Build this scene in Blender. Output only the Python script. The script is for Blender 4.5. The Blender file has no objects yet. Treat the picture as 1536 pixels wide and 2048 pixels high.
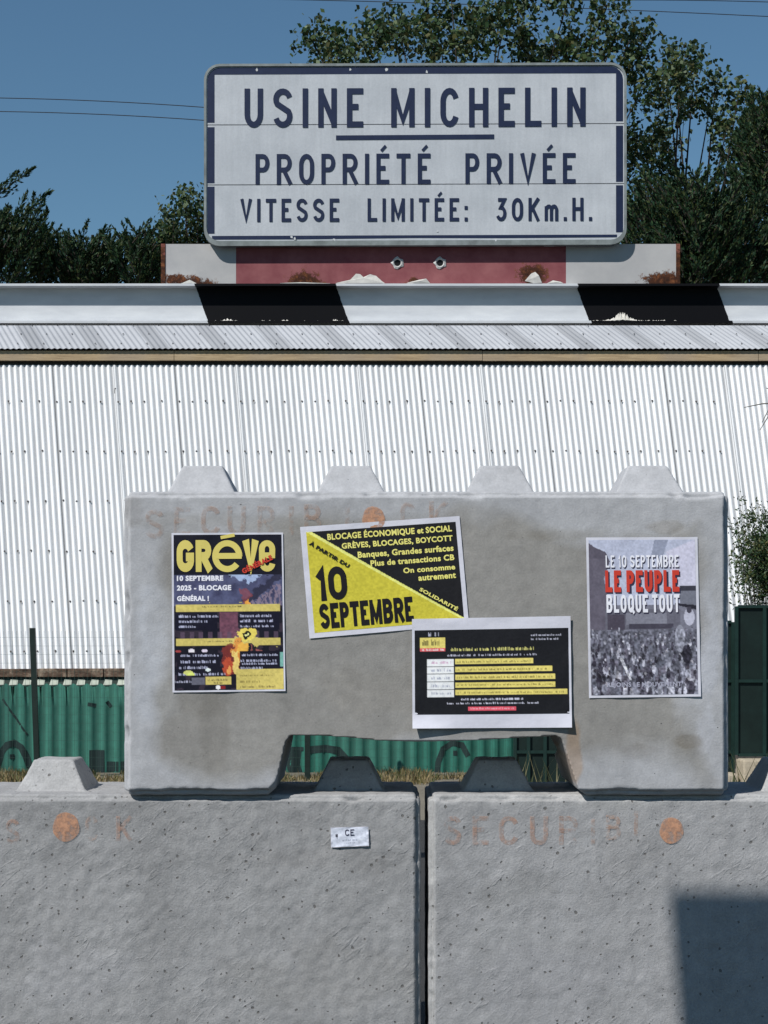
import bpy, bmesh, math, random
import numpy as np
from mathutils import Vector, noise as mnoise

random.seed(7)
RNG = np.random.default_rng(11)
scene = bpy.context.scene
COL = scene.collection

# ------------------------------------------------------------------ camera, sky, sun, exposure
F = 3560.0            # focal length in photo pixels (photo 1536 x 2048)
HX, HY = 768.0, 1285.0
CZ = 1.6
cam = bpy.data.cameras.new('camera'); camo = bpy.data.objects.new('camera', cam)
COL.objects.link(camo)
camo.location = (0, 0, CZ); camo.rotation_euler = (math.radians(90), 0, 0)
cam.sensor_fit = 'VERTICAL'; cam.sensor_height = 36.0; cam.lens = F / 2048 * 36
cam.shift_y = (HY - 1024) / 2048
cam.clip_start = 0.1; cam.clip_end = 1200
scene.camera = camo
scene.render.resolution_x = 768; scene.render.resolution_y = 1024

SUN = Vector((-0.92, -1.0, 1.4)).normalized()       # towards the sun
w = bpy.data.worlds.new('World'); scene.world = w; w.use_nodes = True
nt = w.node_tree; nt.nodes.clear()
sky = nt.nodes.new('ShaderNodeTexSky'); sky.sky_type = 'NISHITA'; sky.sun_disc = False
sky.sun_elevation = math.asin(SUN.z); sky.sun_rotation = math.atan2(SUN.x, SUN.y) % (2 * math.pi)
sky.air_density = 1.12; sky.dust_density = 0.0; sky.ozone_density = 6.0; sky.altitude = 0
bg = nt.nodes.new('ShaderNodeBackground'); bg.inputs[1].default_value = 0.074
wo = nt.nodes.new('ShaderNodeOutputWorld')
vm = nt.nodes.new('ShaderNodeVectorMath'); vm.operation = 'MULTIPLY'; vm.inputs[1].default_value = (0.91, 1.05, 1.0)
nt.links.new(sky.outputs[0], vm.inputs[0]); nt.links.new(vm.outputs[0], bg.inputs[0]); nt.links.new(bg.outputs[0], wo.inputs[0])
sl = bpy.data.lights.new('sun', 'SUN'); sl.energy = 5.0; sl.angle = math.radians(0.53)
sl.color = (1.0, 0.965, 0.92)
so = bpy.data.objects.new('sun', sl); COL.objects.link(so)
so.rotation_euler = (-SUN).to_track_quat('-Z', 'Y').to_euler(); so.location = (-5, -6, 12)
scene.view_settings.view_transform = 'Standard'; scene.view_settings.look = 'None'
scene.view_settings.exposure = 0.0; scene.view_settings.gamma = 1.0
scene.view_settings.use_curve_mapping = False

# ------------------------------------------------------------------ helpers
def W(px, py, Y):
    return Vector(((px - HX) / F * Y, Y, CZ + (HY - py) / F * Y))

def lin(c):
    return tuple(((v / 255) / 12.92 if v / 255 <= 0.04045 else ((v / 255 + 0.055) / 1.055) ** 2.4) for v in c)

def alb(*c, k=0.80):
    """surface colour of a sun-facing vertical thing read from the photo"""
    return tuple(min(0.85, v / k) for v in lin(c))

def tag(o, label=None, cat=None, group=None, kind=None):
    if label: o['label'] = label
    if cat: o['category'] = cat
    if group: o['group'] = group
    if kind: o['kind'] = kind
    return o

def empty(name, loc, label, cat, group=None):
    o = bpy.data.objects.new(name, None); COL.objects.link(o); o.location = loc
    o.empty_display_size = 0.2
    return tag(o, label, cat, group)

def link(name, me, mat=None, parent=None, kind=None, smooth=False):
    o = bpy.data.objects.new(name, me); COL.objects.link(o)
    if mat and not me.materials: me.materials.append(mat)
    if smooth:
        me.polygons.foreach_set('use_smooth', [True] * len(me.polygons))
    if parent:
        o.parent = parent
        # meshes are made in world coordinates: shift them to the parent's frame
        me.transform(__import__('mathutils').Matrix.Translation(-Vector(parent.location)))
    if kind: o['kind'] = kind
    return o

def recenter(o):
    """put a top-level mesh object's origin at its base centre"""
    me = o.data
    co = np.empty(len(me.vertices) * 3, 'f'); me.vertices.foreach_get('co', co); co = co.reshape(-1, 3)
    c = (co.min(0) + co.max(0)) / 2; c[2] = co[:, 2].min()
    me.transform(__import__('mathutils').Matrix.Translation((-float(c[0]), -float(c[1]), -float(c[2]))))
    o.location = [float(v) for v in c]
    return o

def np_mesh(name, V, Fq, attr=None, attrname='tint'):
    me = bpy.data.meshes.new(name)
    V = np.asarray(V, 'f'); Fq = np.asarray(Fq, 'i')
    k = Fq.shape[1]
    me.vertices.add(len(V)); me.vertices.foreach_set('co', V.ravel())
    me.loops.add(Fq.size); me.loops.foreach_set('vertex_index', Fq.ravel())
    me.polygons.add(len(Fq))
    me.polygons.foreach_set('loop_start', np.arange(0, Fq.size, k, dtype='i'))
    me.polygons.foreach_set('loop_total', np.full(len(Fq), k, 'i'))
    me.update(calc_edges=True); me.validate()
    if attr is not None:
        a = me.color_attributes.new(attrname, 'FLOAT_COLOR', 'POINT')
        A = np.ones((len(V), 4), 'f'); A[:, :3] = attr
        a.data.foreach_set('color', A.ravel())
    return me

class MB:
    def __init__(s): s.v = []; s.f = []
    def add(s, vs, fs):
        n = len(s.v); s.v += [tuple(v) for v in vs]; s.f += [tuple(i + n for i in f) for f in fs]
    def box(s, x0, x1, y0, y1, z0, z1):
        vs = [(x, y, z) for x in (x0, x1) for y in (y0, y1) for z in (z0, z1)]
        s.add(vs, [(0, 1, 3, 2), (4, 6, 7, 5), (0, 4, 5, 1), (2, 3, 7, 6), (0, 2, 6, 4), (1, 5, 7, 3)])
    def tube(s, pts, r, n=6, r1=None):
        pts = [Vector(p) for p in pts]; m = len(pts); rings = []
        for i, p in enumerate(pts):
            d = (pts[min(i + 1, m - 1)] - pts[max(i - 1, 0)]).normalized()
            a = d.cross(Vector((0, 0, 1)))
            if a.length < 0.05: a = d.cross(Vector((1, 0, 0)))
            a.normalize(); b = d.cross(a)
            rr = r if r1 is None else r + (r1 - r) * i / max(1, m - 1)
            rings.append([p + a * rr * math.cos(2 * math.pi * k / n) + b * rr * math.sin(2 * math.pi * k / n) for k in range(n)])
        vs = [q for R in rings for q in R]; fs = []
        for i in range(m - 1):
            for k in range(n):
                fs.append((i * n + k, i * n + (k + 1) % n, (i + 1) * n + (k + 1) % n, (i + 1) * n + k))
        fs.append(tuple(range(n))[::-1]); fs.append(tuple((m - 1) * n + k for k in range(n)))
        s.add(vs, fs)
    def prism(s, poly, y0, y1):
        """poly: list of (x, z) counter-clockwise seen from -Y; extruded from y0 to y1"""
        n = len(poly)
        vs = [(x, y0, z) for x, z in poly] + [(x, y1, z) for x, z in poly]
        fs = [tuple(range(n)), tuple(range(2 * n - 1, n - 1, -1))]
        fs += [(i, i + n, (i + 1) % n + n, (i + 1) % n) for i in range(n)]
        s.add(vs, fs)
    def mesh(s, name):
        me = bpy.data.meshes.new(name); me.from_pydata(s.v, [], s.f); me.update()
        bm = bmesh.new(); bm.from_mesh(me); bmesh.ops.recalc_face_normals(bm, faces=bm.faces); bm.to_mesh(me); bm.free()
        return me
    def build(s, name, mat, parent=None, kind=None, smooth=False, bevel=0):
        me = s.mesh(name)
        if bevel:
            bm = bmesh.new(); bm.from_mesh(me)
            bmesh.ops.bevel(bm, geom=list(bm.edges), offset=bevel, segments=2, affect='EDGES', profile=0.6)
            bm.to_mesh(me); bm.free()
        return link(name, me, mat, parent, kind, smooth)

# value noise in numpy
def _hash(ix, iy, iz, seed):
    h = (ix.astype(np.int64) * 374761393 + iy.astype(np.int64) * 668265263 + iz.astype(np.int64) * 2147483647 + seed * 974634777) & 0xffffffff
    h = ((h ^ (h >> 13)) * 1274126177) & 0xffffffff
    h = ((h ^ (h >> 16)) * 2246822519) & 0xffffffff
    return ((h ^ (h >> 15)) & 0xffff) / 65535.0
def vnoise(P, scale, seed=0):
    Q = P * scale; I = np.floor(Q).astype(np.int64); f = Q - I; f = f * f * (3 - 2 * f)
    out = 0
    for dx in (0, 1):
        for dy in (0, 1):
            for dz in (0, 1):
                wgt = (f[:, 0] if dx else 1 - f[:, 0]) * (f[:, 1] if dy else 1 - f[:, 1]) * (f[:, 2] if dz else 1 - f[:, 2])
                out = out + wgt * _hash(I[:, 0] + dx, I[:, 1] + dy, I[:, 2] + dz, seed)
    return out
def fnoise(P, scale, seed=0, oct=3):
    s = 0; a = 1; t = 0
    for o in range(oct):
        s = s + a * vnoise(P, scale * 2 ** o, seed + o * 17); t += a; a *= 0.5
    return s / t

# ------------------------------------------------------------------ materials
class NT:
    def __init__(s, name):
        s.m = bpy.data.materials.new(name); s.m.use_nodes = True; s.t = s.m.node_tree
        s.b = s.t.nodes['Principled BSDF']
    def n(s, typ, **kw):
        q = s.t.nodes.new('ShaderNode' + typ)
        for k, v in kw.items():
            if hasattr(q, k): setattr(q, k, v)
            else: q.inputs[k.replace('_', ' ')].default_value = v
        return q
    def l(s, a, b): s.t.links.new(a, b)
    def coord(s, kind='Object', scale=None, rot=None):
        c = s.n('TexCoord').outputs[kind]
        if scale or rot:
            m = s.n('Mapping'); s.l(c, m.inputs['Vector'])
            if scale: m.inputs['Scale'].default_value = scale
            if rot: m.inputs['Rotation'].default_value = rot
            c = m.outputs[0]
        return c
    def noise(s, vec, scale, detail=4, rough=0.6, dist=0):
        q = s.n('TexNoise'); q.inputs['Scale'].default_value = scale; q.inputs['Detail'].default_value = detail
        q.inputs['Roughness'].default_value = rough; q.inputs['Distortion'].default_value = dist
        s.l(vec, q.inputs['Vector']); return q.outputs['Fac']
    def ramp(s, fac, stops):
        q = s.n('ValToRGB'); s.l(fac, q.inputs[0]); e = q.color_ramp.elements
        while len(e) < len(stops): e.new(0.5)
        for i, (p, c) in enumerate(stops):
            e[i].position = p
            if not isinstance(c, (tuple, list)): c = (c, c, c)
            e[i].color = (*c[:3], 1)
        return q.outputs[0]
    def mix(s, fac, a, b, mode='MIX'):
        q = s.n('Mix'); q.data_type = 'RGBA'; q.blend_type = mode
        for ii, v in ((0, fac), (6, a), (7, b)):
            inp = q.inputs[ii]
            if isinstance(v, (int, float)): inp.default_value = v if ii == 0 else (v, v, v, 1)
            elif isinstance(v, tuple): inp.default_value = (*v[:3], 1)
            else: s.l(v, inp)
        return q.outputs[2]
    def math(s, op, a, b=0.0, c=None):
        q = s.n('Math'); q.operation = op
        for i, v in enumerate((a, b) if c is None else (a, b, c)):
            if isinstance(v, (int, float)): q.inputs[i].default_value = v
            else: s.l(v, q.inputs[i])
        return q.outputs[0]
    def bump(s, h, strength, dist, prev=None):
        q = s.n('Bump'); q.inputs['Strength'].default_value = strength; q.inputs['Distance'].default_value = dist
        s.l(h, q.inputs['Height'])
        if prev: s.l(prev, q.inputs['Normal'])
        return q.outputs[0]
    def done(s, color, rough=0.8, normal=None, metal=0.0, spec=0.3):
        if isinstance(color, tuple): s.b.inputs['Base Color'].default_value = (*color[:3], 1)
        else: s.l(color, s.b.inputs['Base Color'])
        if isinstance(rough, (int, float)): s.b.inputs['Roughness'].default_value = rough
        else: s.l(rough, s.b.inputs['Roughness'])
        s.b.inputs['Metallic'].default_value = metal
        s.b.inputs['Specular IOR Level'].default_value = spec
        if normal: s.l(normal, s.b.inputs['Normal'])
        return s.m

def simple(name, col, rough=0.7, var=0.25, scale=6, bump=0.0, bscale=60, spec=0.3, metal=0.0):
    t = NT(name); c = t.coord()
    n = t.noise(c, scale, 5, 0.65)
    lo = tuple(v * (1 - var) for v in col); hi = tuple(min(1, v * (1 + var)) for v in col)
    color = t.ramp(n, [(0.3, lo), (0.7, hi)])
    nm = t.bump(t.noise(c, bscale, 4), 0.6, bump) if bump else None
    return t.done(color, rough, nm, metal, spec)

def attr_mat(name, attr='tint', rough=0.8, spec=0.2, scale=8, var=0.1, transl=0.0, wr=0.0):
    t = NT(name); a = t.n('VertexColor'); a.layer_name = attr
    n = t.noise(t.coord(), scale, 4)
    color = t.mix(1.0, a.outputs[0], t.ramp(n, [(0.3, 1 - var), (0.7, 1 + var)]), 'MULTIPLY')
    m = t.done(color, rough, t.bump(t.noise(t.coord(), 7, 4), .6, wr) if wr else None, 0, spec)
    if transl:
        tr = t.n('BsdfTranslucent'); t.l(color, tr.inputs[0])
        ms = t.n('MixShader'); ms.inputs[0].default_value = transl
        t.l(t.b.outputs[0], ms.inputs[1]); t.l(tr.outputs[0], ms.inputs[2])
        t.l(ms.outputs[0], t.t.nodes['Material Output'].inputs[0])
    return m

def concrete(name, rough_amt, streak=0.0, pore=1.0):
    t = NT(name); c = t.coord()
    a = t.n('VertexColor'); a.layer_name = 'tint'
    fine = t.noise(c, 130, 5, 0.7); med = t.noise(c, 22, 5, 0.65); big = t.noise(c, 4.5, 5, 0.6)
    color = t.mix(1.0, a.outputs[0], t.ramp(fine, [(0.3, 1 - .28 * rough_amt ** .7), (0.7, 1 + .26 * rough_amt ** .7)]), 'MULTIPLY')
    color = t.mix(1.0, color, t.ramp(med, [(0.32, 0.90), (0.68, 1.09)]), 'MULTIPLY')
    color = t.mix(1.0, color, t.ramp(big, [(0.35, 0.93), (0.65, 1.06)]), 'MULTIPLY')
    # pores
    v = t.n('TexVoronoi'); v.inputs['Scale'].default_value = 46; v.inputs['Randomness'].default_value = 1
    wv = t.n('VectorMath'); wv.operation = 'ADD'
    nz = t.n('TexNoise'); nz.inputs['Scale'].default_value = 70; t.l(c, nz.inputs['Vector'])
    sc = t.n('VectorMath'); sc.operation = 'SCALE'; sc.inputs[3].default_value = 0.012
    t.l(nz.outputs['Color'], sc.inputs[0]); t.l(c, wv.inputs[0]); t.l(sc.outputs[0], wv.inputs[1])
    t.l(wv.outputs[0], v.inputs['Vector'])
    sep = t.n('SeparateColor'); t.l(v.outputs['Color'], sep.inputs[0])
    rad = t.math('MULTIPLY', t.math('SUBTRACT', sep.outputs[0], 1 - 0.50 * pore), 0.55)
    hole = t.math('MAXIMUM', t.math('SUBTRACT', rad, v.outputs['Distance']), 0.0)
    hm = t.math('MINIMUM', t.math('MULTIPLY', hole, 16.0), 0.9)
    color = t.mix(hm, color, (0.13, 0.125, 0.12))
    # relief: fine grain, lumps, diagonal drag marks
    c1 = t.coord('Object', rot=(0, math.radians(38), 0))
    mp = t.n('Mapping'); mp.inputs['Scale'].default_value = (0.42, 1.0, 1.35); t.l(c1, mp.inputs['Vector']); c2 = mp.outputs[0]
    patch = t.ramp(t.noise(c, 3.2, 4, 0.6), [(0.42, 0.12), (0.62, 1.0)])
    drag = t.noise(c2, 30, 4, 0.55, 0.6)
    lump = t.noise(c, 30, 5, 0.6)
    nm = t.bump(fine, 0.6, 0.009 * rough_amt)
    nm = t.bump(lump, 0.6, 0.006 * rough_amt, nm)
    if streak:
        nm = t.bump(t.math('MULTIPLY', t.ramp(drag, [(0.58, 0.0), (0.74, 1.0)]), patch), 0.5, 0.006 * streak, nm)
        nm = t.bump(t.math('MULTIPLY', t.noise(c2, 85, 3, 0.6, 0.4), patch), 0.5, 0.0035 * streak, nm)
    nm = t.bump(t.math('SUBTRACT', 1.0, hm), 0.7, 0.006, nm)
    return t.done(color, 0.9, nm, 0, 0.2)

M = {}
M['conc_up'] = concrete('concrete_smooth', 0.20, 0.0, 0.40)
M['conc_low'] = concrete('concrete_rough', 0.42, 0.62, 1.0)

def worn_paint(name, col, lo, hi, scale=55):
    t = NT(name); c = t.coord()
    n = t.noise(c, scale, 5, 0.7); n2 = t.noise(c, 7, 2, 0.5)
    f = t.math('ADD', t.math('MULTIPLY', n, 0.6), t.math('MULTIPLY', n2, 0.4))
    mask = t.ramp(f, [(lo, 0.0), (hi, 1.0)])
    m = t.done(col, 0.85, None, 0, 0.15)
    tr = t.n('BsdfTransparent'); ms = t.n('MixShader')
    t.l(mask, ms.inputs[0]); t.l(tr.outputs[0], ms.inputs[1]); t.l(t.b.outputs[0], ms.inputs[2])
    t.l(ms.outputs[0], t.t.nodes['Material Output'].inputs[0])
    return m

M['orange_faint'] = worn_paint('faded_orange_paint', (0.44, 0.29, 0.22), 0.42, 0.84)
M['orange_mid'] = worn_paint('worn_orange_paint', (0.46, 0.29, 0.22), 0.41, 0.72)
M['orange_faint2'] = worn_paint('ghost_orange_paint', (0.46, 0.29, 0.21), 0.42, 0.74)
M['orange_dot'] = worn_paint('orange_paint', (0.50, 0.27, 0.17), 0.34, 0.58)
M['paper'] = simple('white_paper', (0.60, 0.60, 0.67), 0.6, 0.05, 12, 0.006, 7)
M['print'] = attr_mat('printed_ink', 'tint', 0.5, 0.25, 10, 0.04, 0.0, 0.006)
def flat(name, rgb, k=0.80, rough=0.55):
    t = NT(name); return t.done(alb(*rgb, k=k), rough, None, 0, 0.25)
M['ink_black'] = flat('black_ink', (18, 16, 20))
M['ink_yellow'] = flat('yellow_ink', (192, 178, 96))
M['ink_yellow2'] = flat('pale_yellow_ink', (205, 198, 110))
M['ink_white'] = flat('white_ink', (208, 208, 228))
M['ink_grey'] = flat('grey_ink', (150, 150, 165))
M['ink_red'] = flat('red_ink', (178, 55, 42))
M['ink_red2'] = flat('crimson_ink', (190, 70, 85))
M['ink_navy'] = flat('navy_ink', (45, 42, 62))

# sign board paint: dusty enamel
t = NT('dusty_white_enamel'); c = t.coord()
n = t.noise(c, 3.0, 5, 0.6); n2 = t.noise(c, 90, 3, 0.6); st = t.noise(t.coord(scale=(14, 1, 1.2)), 3, 3)
cl = t.ramp(n, [(0.3, (0.38, 0.405, 0.435)), (0.7, (0.49, 0.515, 0.545))])
cl = t.mix(1.0, cl, t.ramp(n2, [(0.3, 0.95), (0.7, 1.05)]), 'MULTIPLY')
cl = t.mix(1.0, cl, t.ramp(st, [(0.3, 0.95), (0.7, 1.04)]), 'MULTIPLY')
M['sign_white'] = t.done(cl, 0.55, t.bump(n, 0.3, 0.01), 0, 0.3)
t = NT('navy_enamel'); c = t.coord(); n = t.noise(c, 26, 5, 0.7)
cl = t.ramp(n, [(0.3, (0.007, 0.014, 0.045)), (0.66, (0.011, 0.020, 0.058)), (0.80, (0.05, 0.06, 0.09))])
M['sign_navy'] = t.done(cl, 0.5, None, 0, 0.3)
M['sign_rim'] = simple('weathered_aluminium_rim', (0.19, 0.215, 0.215), 0.55, 0.3, 14, 0.001, 60)
M['galv'] = simple('galvanised_steel', (0.32, 0.34, 0.36), 0.5, 0.15, 20)

def rusty(name, base_stops, rustpts, ax=1.0):
    """paint with rust patches at given object-space (x, z, radius)"""
    t = NT(name); c = t.coord(); n = t.noise(c, 5, 5, 0.65); n3 = t.noise(c, 26, 8, 0.8)
    cl = t.ramp(n, base_stops)
    xyz = t.n('SeparateXYZ'); t.l(c, xyz.inputs[0])
    tot = None
    for (x, z, r) in rustpts:
        dx = t.math('DIVIDE', t.math('SUBTRACT', xyz.outputs[0], x), r)
        dz = t.math('DIVIDE', t.math('SUBTRACT', xyz.outputs[2], z), r * ax)
        d = t.math('SQRT', t.math('ADD', t.math('MULTIPLY', dx, dx), t.math('MULTIPLY', dz, dz)))
        g = t.math('MAXIMUM', t.math('SUBTRACT', 1.0, d), 0.0)
        tot = g if tot is None else t.math('MAXIMUM', tot, g)
    m = t.math('ADD', tot, t.math('MULTIPLY', t.math('SUBTRACT', n3, 0.5), 2.2))
    mask = t.ramp(m, [(0.30, 0.0), (0.46, 1.0)])
    rc = t.ramp(n3, [(0.36, (0.012, 0.006, 0.004)), (0.52, (0.06, 0.020, 0.009)), (0.66, (0.22, 0.08, 0.03)), (0.76, (0.42, 0.28, 0.16))])
    cl = t.mix(mask, cl, rc)
    return t.done(cl, 0.8, t.bump(n3, 0.5, 0.002), 0, 0.2)

# ------------------------------------------------------------------ ground
def ground_mat():
    t = NT('dusty_ground'); c = t.coord()
    n = t.noise(c, 0.6, 5, 0.6); n2 = t.noise(c, 14, 5, 0.7)
    cl = t.ramp(n, [(0.3, (0.13, 0.115, 0.09)), (0.7, (0.20, 0.18, 0.14))])
    cl = t.mix(1.0, cl, t.ramp(n2, [(0.3, 0.8), (0.7, 1.2)]), 'MULTIPLY')
    return t.done(cl, 0.95, t.bump(n2, 0.6, 0.01))
M['ground'] = ground_mat()
mb = MB(); S = 600
mb.add([(-S, -60, 0), (S, -60, 0), (S, S, 0), (-S, S, 0)], [(0, 1, 2, 3)])
tag(mb.build('ground', M['ground']), kind='structure')
mb = MB(); mb.add([(-60, -40, 0.004), (60, -40, 0.004), (60, 16.0, 0.004), (-60, 16.0, 0.004)], [(0, 1, 2, 3)])
t = NT('asphalt'); c = t.coord(); n = t.noise(c, 60, 5, 0.7)
M['asphalt'] = t.done(t.ramp(n, [(0.3, 0.026), (0.7, 0.042)]), 0.9, t.bump(n, 0.6, 0.004))
tag(mb.build('road', M['asphalt']), kind='structure')

# ------------------------------------------------------------------ stroke lettering
def arc(cx, cy, rx, ry, a0, a1, n=9):
    return [(cx + rx * math.cos(math.radians(a0 + (a1 - a0) * i / n)), cy + ry * math.sin(math.radians(a0 + (a1 - a0) * i / n))) for i in range(n + 1)]
BOWLT = [(0, 1)] + arc(.55, .74, .45, .26, 90, -90, 8) + [(0, .48)]
GL = {
 'U': (.52, [[(0, 1)] + arc(.5, .30, .5, .30, 180, 360, 10) + [(1, 1)]]),
 'S': (.54, [arc(.5, .76, .5, .24, 15, 215, 11) + arc(.5, .25, .5, .25, 35, -165, 11)]),
 'I': (.0, [[(0, 0), (0, 1)]]),
 'N': (.52, [[(0, 0), (0, 1)], [(1, 0), (1, 1)], [(0, .98), (1, .02)]]),
 'E': (.46, [[(1, 1), (0, 1), (0, 0), (1, 0)], [(0, .53), (.8, .53)]]),
 'F': (.46, [[(1, 1), (0, 1), (0, 0)], [(0, .53), (.8, .53)]]),
 'M': (.66, [[(0, 0), (0, 1)], [(1, 0), (1, 1)], [(0, .98), (.5, .12), (1, .98)]]),
 'C': (.52, [arc(.5, .68, .5, .32, 18, 180, 9) + arc(.5, .32, .5, .32, 180, 342, 9)]),
 'G': (.54, [arc(.5, .68, .5, .32, 18, 180, 9) + arc(.5, .32, .5, .32, 180, 355, 9) + [(1, .46), (.55, .46)]]),
 'H': (.54, [[(0, 0), (0, 1)], [(1, 0), (1, 1)], [(0, .52), (1, .52)]]),
 'L': (.46, [[(0, 1), (0, 0), (1, 0)]]),
 'P': (.50, [[(0, 0), (0, 1)], BOWLT]),
 'R': (.54, [[(0, 0), (0, 1)], BOWLT, [(.45, .48), (1, 0)]]),
 'B': (.54, [[(0, 0), (0, 1)], [(0, 1)] + arc(.5, .77, .45, .23, 90, -90, 8) + [(0, .54)],
             [(0, .54)] + arc(.5, .27, .5, .27, 90, -90, 8) + [(0, 0)]]),
 'D': (.54, [[(0, 0), (0, 1)], [(0, 1)] + arc(.35, .65, .65, .35, 90, 0, 6) + arc(.35, .35, .65, .35, 0, -90, 6) + [(0, 0)]]),
 'O': (.54, [arc(.5, .66, .5, .34, 0, 180, 10) + arc(.5, .34, .5, .34, 180, 359.5, 10) + [(1, .66)]]),
 'Q': (.54, [arc(.5, .66, .5, .34, 0, 180, 10) + arc(.5, .34, .5, .34, 180, 359.5, 10) + [(1, .66)], [(.55, .25), (1.1, -.08)]]),
 'T': (.50, [[(0, 1), (1, 1)], [(.5, 1), (.5, 0)]]),
 'V': (.54, [[(0, 1), (.5, 0), (1, 1)]]),
 'A': (.56, [[(0, 0), (.5, 1), (1, 0)], [(.2, .3), (.8, .3)]]),
 'K': (.52, [[(0, 0), (0, 1)], [(1, 1), (.05, .42)], [(.32, .58), (1, 0)]]),
 'J': (.42, [[(1, 1)] + arc(.5, .3, .5, .3, 0, -170, 8)]),
 'Y': (.54, [[(0, 1), (.5, .5), (1, 1)], [(.5, .5), (.5, 0)]]),
 '3': (.50, [[(.05, 1), (.95, 1), (.42, .60)] + arc(.47, .30, .53, .30, 80, -155, 10)]),
 '1': (.30, [[(0, .72), (1, 1), (1, 0)]]),
 '2': (.50, [arc(.5, .72, .5, .28, 165, -25, 9) + [(0, 0), (1, 0)]]),
 '5': (.50, [[(.95, 1), (.1, 1), (.03, .55)] + arc(.47, .32, .53, .32, 115, -155, 10)]),
 'm': (.66, [[(0, 0), (0, .66)], [(0, .5)] + arc(.25, .46, .25, .2, 160, 0, 6) + [(.5, 0)], [(.5, .46)] + arc(.75, .46, .25, .2, 160, 0, 6) + [(1, 0)]]),
 'e': (.56, [[(.02, .36), (.98, .36)] , arc(.5, .35, .5, .35, 0, 180, 9) + arc(.5, .35, .5, .35, 180, 318, 8)]),
 '.': (.0, [[(0, 0), (0, 'dot')]]), ':': (.0, [[(0, .0), (0, 'dot')], [(0, .5), (0, 'dot')]]),
 '!': (.0, [[(0, .32), (0, 1)], [(0, 0), (0, 'dot')]]),
 '-': (.4, [[(0, .5), (1, .5)]]),
}
GL['0'] = GL['O']
ACC = {'É': ('E', [(.30, 1.09), (.85, 1.26)]), 'È': ('E', [(.75, 1.09), (.20, 1.26)])}

def strip(pts, wd):
    P = [np.array(p, float) for p in pts]
    Q = [P[0]]
    for p in P[1:]:
        if np.linalg.norm(p - Q[-1]) > 1e-6: Q.append(p)
    L = []; R = []; n = len(Q)
    for i in range(n):
        d1 = Q[i] - Q[i - 1] if i > 0 else Q[1] - Q[0]
        d2 = Q[i + 1] - Q[i] if i < n - 1 else d1
        d1 = d1 / np.linalg.norm(d1); d2 = d2 / np.linalg.norm(d2)
        n1 = np.array((-d1[1], d1[0])); n2 = np.array((-d2[1], d2[0]))
        m = n1 + n2; ml = np.linalg.norm(m)
        m = n1 if ml < 1e-6 else m / ml
        k = 1 / max(0.55, float(m @ n1))
        L.append(Q[i] + m * wd / 2 * k); R.append(Q[i] - m * wd / 2 * k)
    return L, R

def stroke_text(s, height, weight, spacing=0.16, space=0.45, wscale=1.0, widths=None, chars=None):
    """returns verts2d, faces, layer index per vertex, total width (height = 1 unit * height)"""
    V = []; Fc = []; Lay = []; x = 0.0; lay = 0
    for ch in s:
        if ch == ' ': x += space * height; continue
        extra = None
        base = ch
        if ch in ACC: base, extra = ACC[ch]
        wd, strokes = GL[base]
        gw = wd * height * wscale; tt = weight * height
        W_ = max(gw, tt)
        allst = []
        for st in strokes:
            if st[-1][1] == 'dot':
                y0 = st[0][1] * height; allst.append([(x + tt / 2, y0), (x + tt / 2, y0 + tt * 1.05)]); continue
            pts = [np.array((x + tt / 2 + px * (W_ - tt), tt / 2 + py * (height - tt))) for px, py in st]
            for e, nb in ((0, 1), (-1, -2)):
                d = pts[e] - pts[nb]; ux, uy = st[e]
                if ((uy <= 0 or uy >= 1) and abs(d[1]) > abs(d[0])) or ((ux <= 0 or ux >= 1) and abs(d[0]) > abs(d[1]) * 1.5):
                    pts[e] = pts[e] + d / np.linalg.norm(d) * tt / 2
            allst.append([tuple(p) for p in pts])
        if extra: allst.append([(x + tt / 2 + px * (W_ - tt), py * height) for px, py in extra])
        for j, st in enumerate(allst):
            L, R = strip(st, tt * (0.62 if (extra and j == len(allst) - 1) else 1)); n0 = len(V)
            V += L + R; m = len(L)
            Lay += [lay % 3] * (2 * m); lay += 1
            Fc += [(n0 + i, n0 + m + i, n0 + m + i + 1, n0 + i + 1) for i in range(m - 1)]
        x += W_ + spacing * height
        if chars is not None: chars.append((len(V), len(Fc)))
    return V, Fc, Lay, x - spacing * height

_tc = {}
def font_text(s, bold=0.0):
    """built-in font text as flat mesh, normalised to its bounding box"""
    key = (s, bold)
    if key in _tc: return _tc[key]
    cu = bpy.data.curves.new('t', 'FONT'); cu.body = s; cu.size = 1; cu.offset = bold; cu.resolution_u = 3
    cu.space_character = 1.0 + bold * 2.0
    o = bpy.data.objects.new('t', cu); COL.objects.link(o)
    dg = bpy.context.evaluated_depsgraph_get(); me = bpy.data.meshes.new_from_object(o.evaluated_get(dg))
    V = [(v.co.x, v.co.y) for v in me.vertices]; Fc = [tuple(p.vertices) for p in me.polygons]
    bpy.data.objects.remove(o); bpy.data.curves.remove(cu); bpy.data.meshes.remove(me)
    a = np.array(V); mn = a.min(0); mx = a.max(0); a = (a - mn) / (mx - mn)
    _tc[key] = (a, Fc, float((mx[0] - mn[0]) / (mx[1] - mn[1])))
    return _tc[key]

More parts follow.
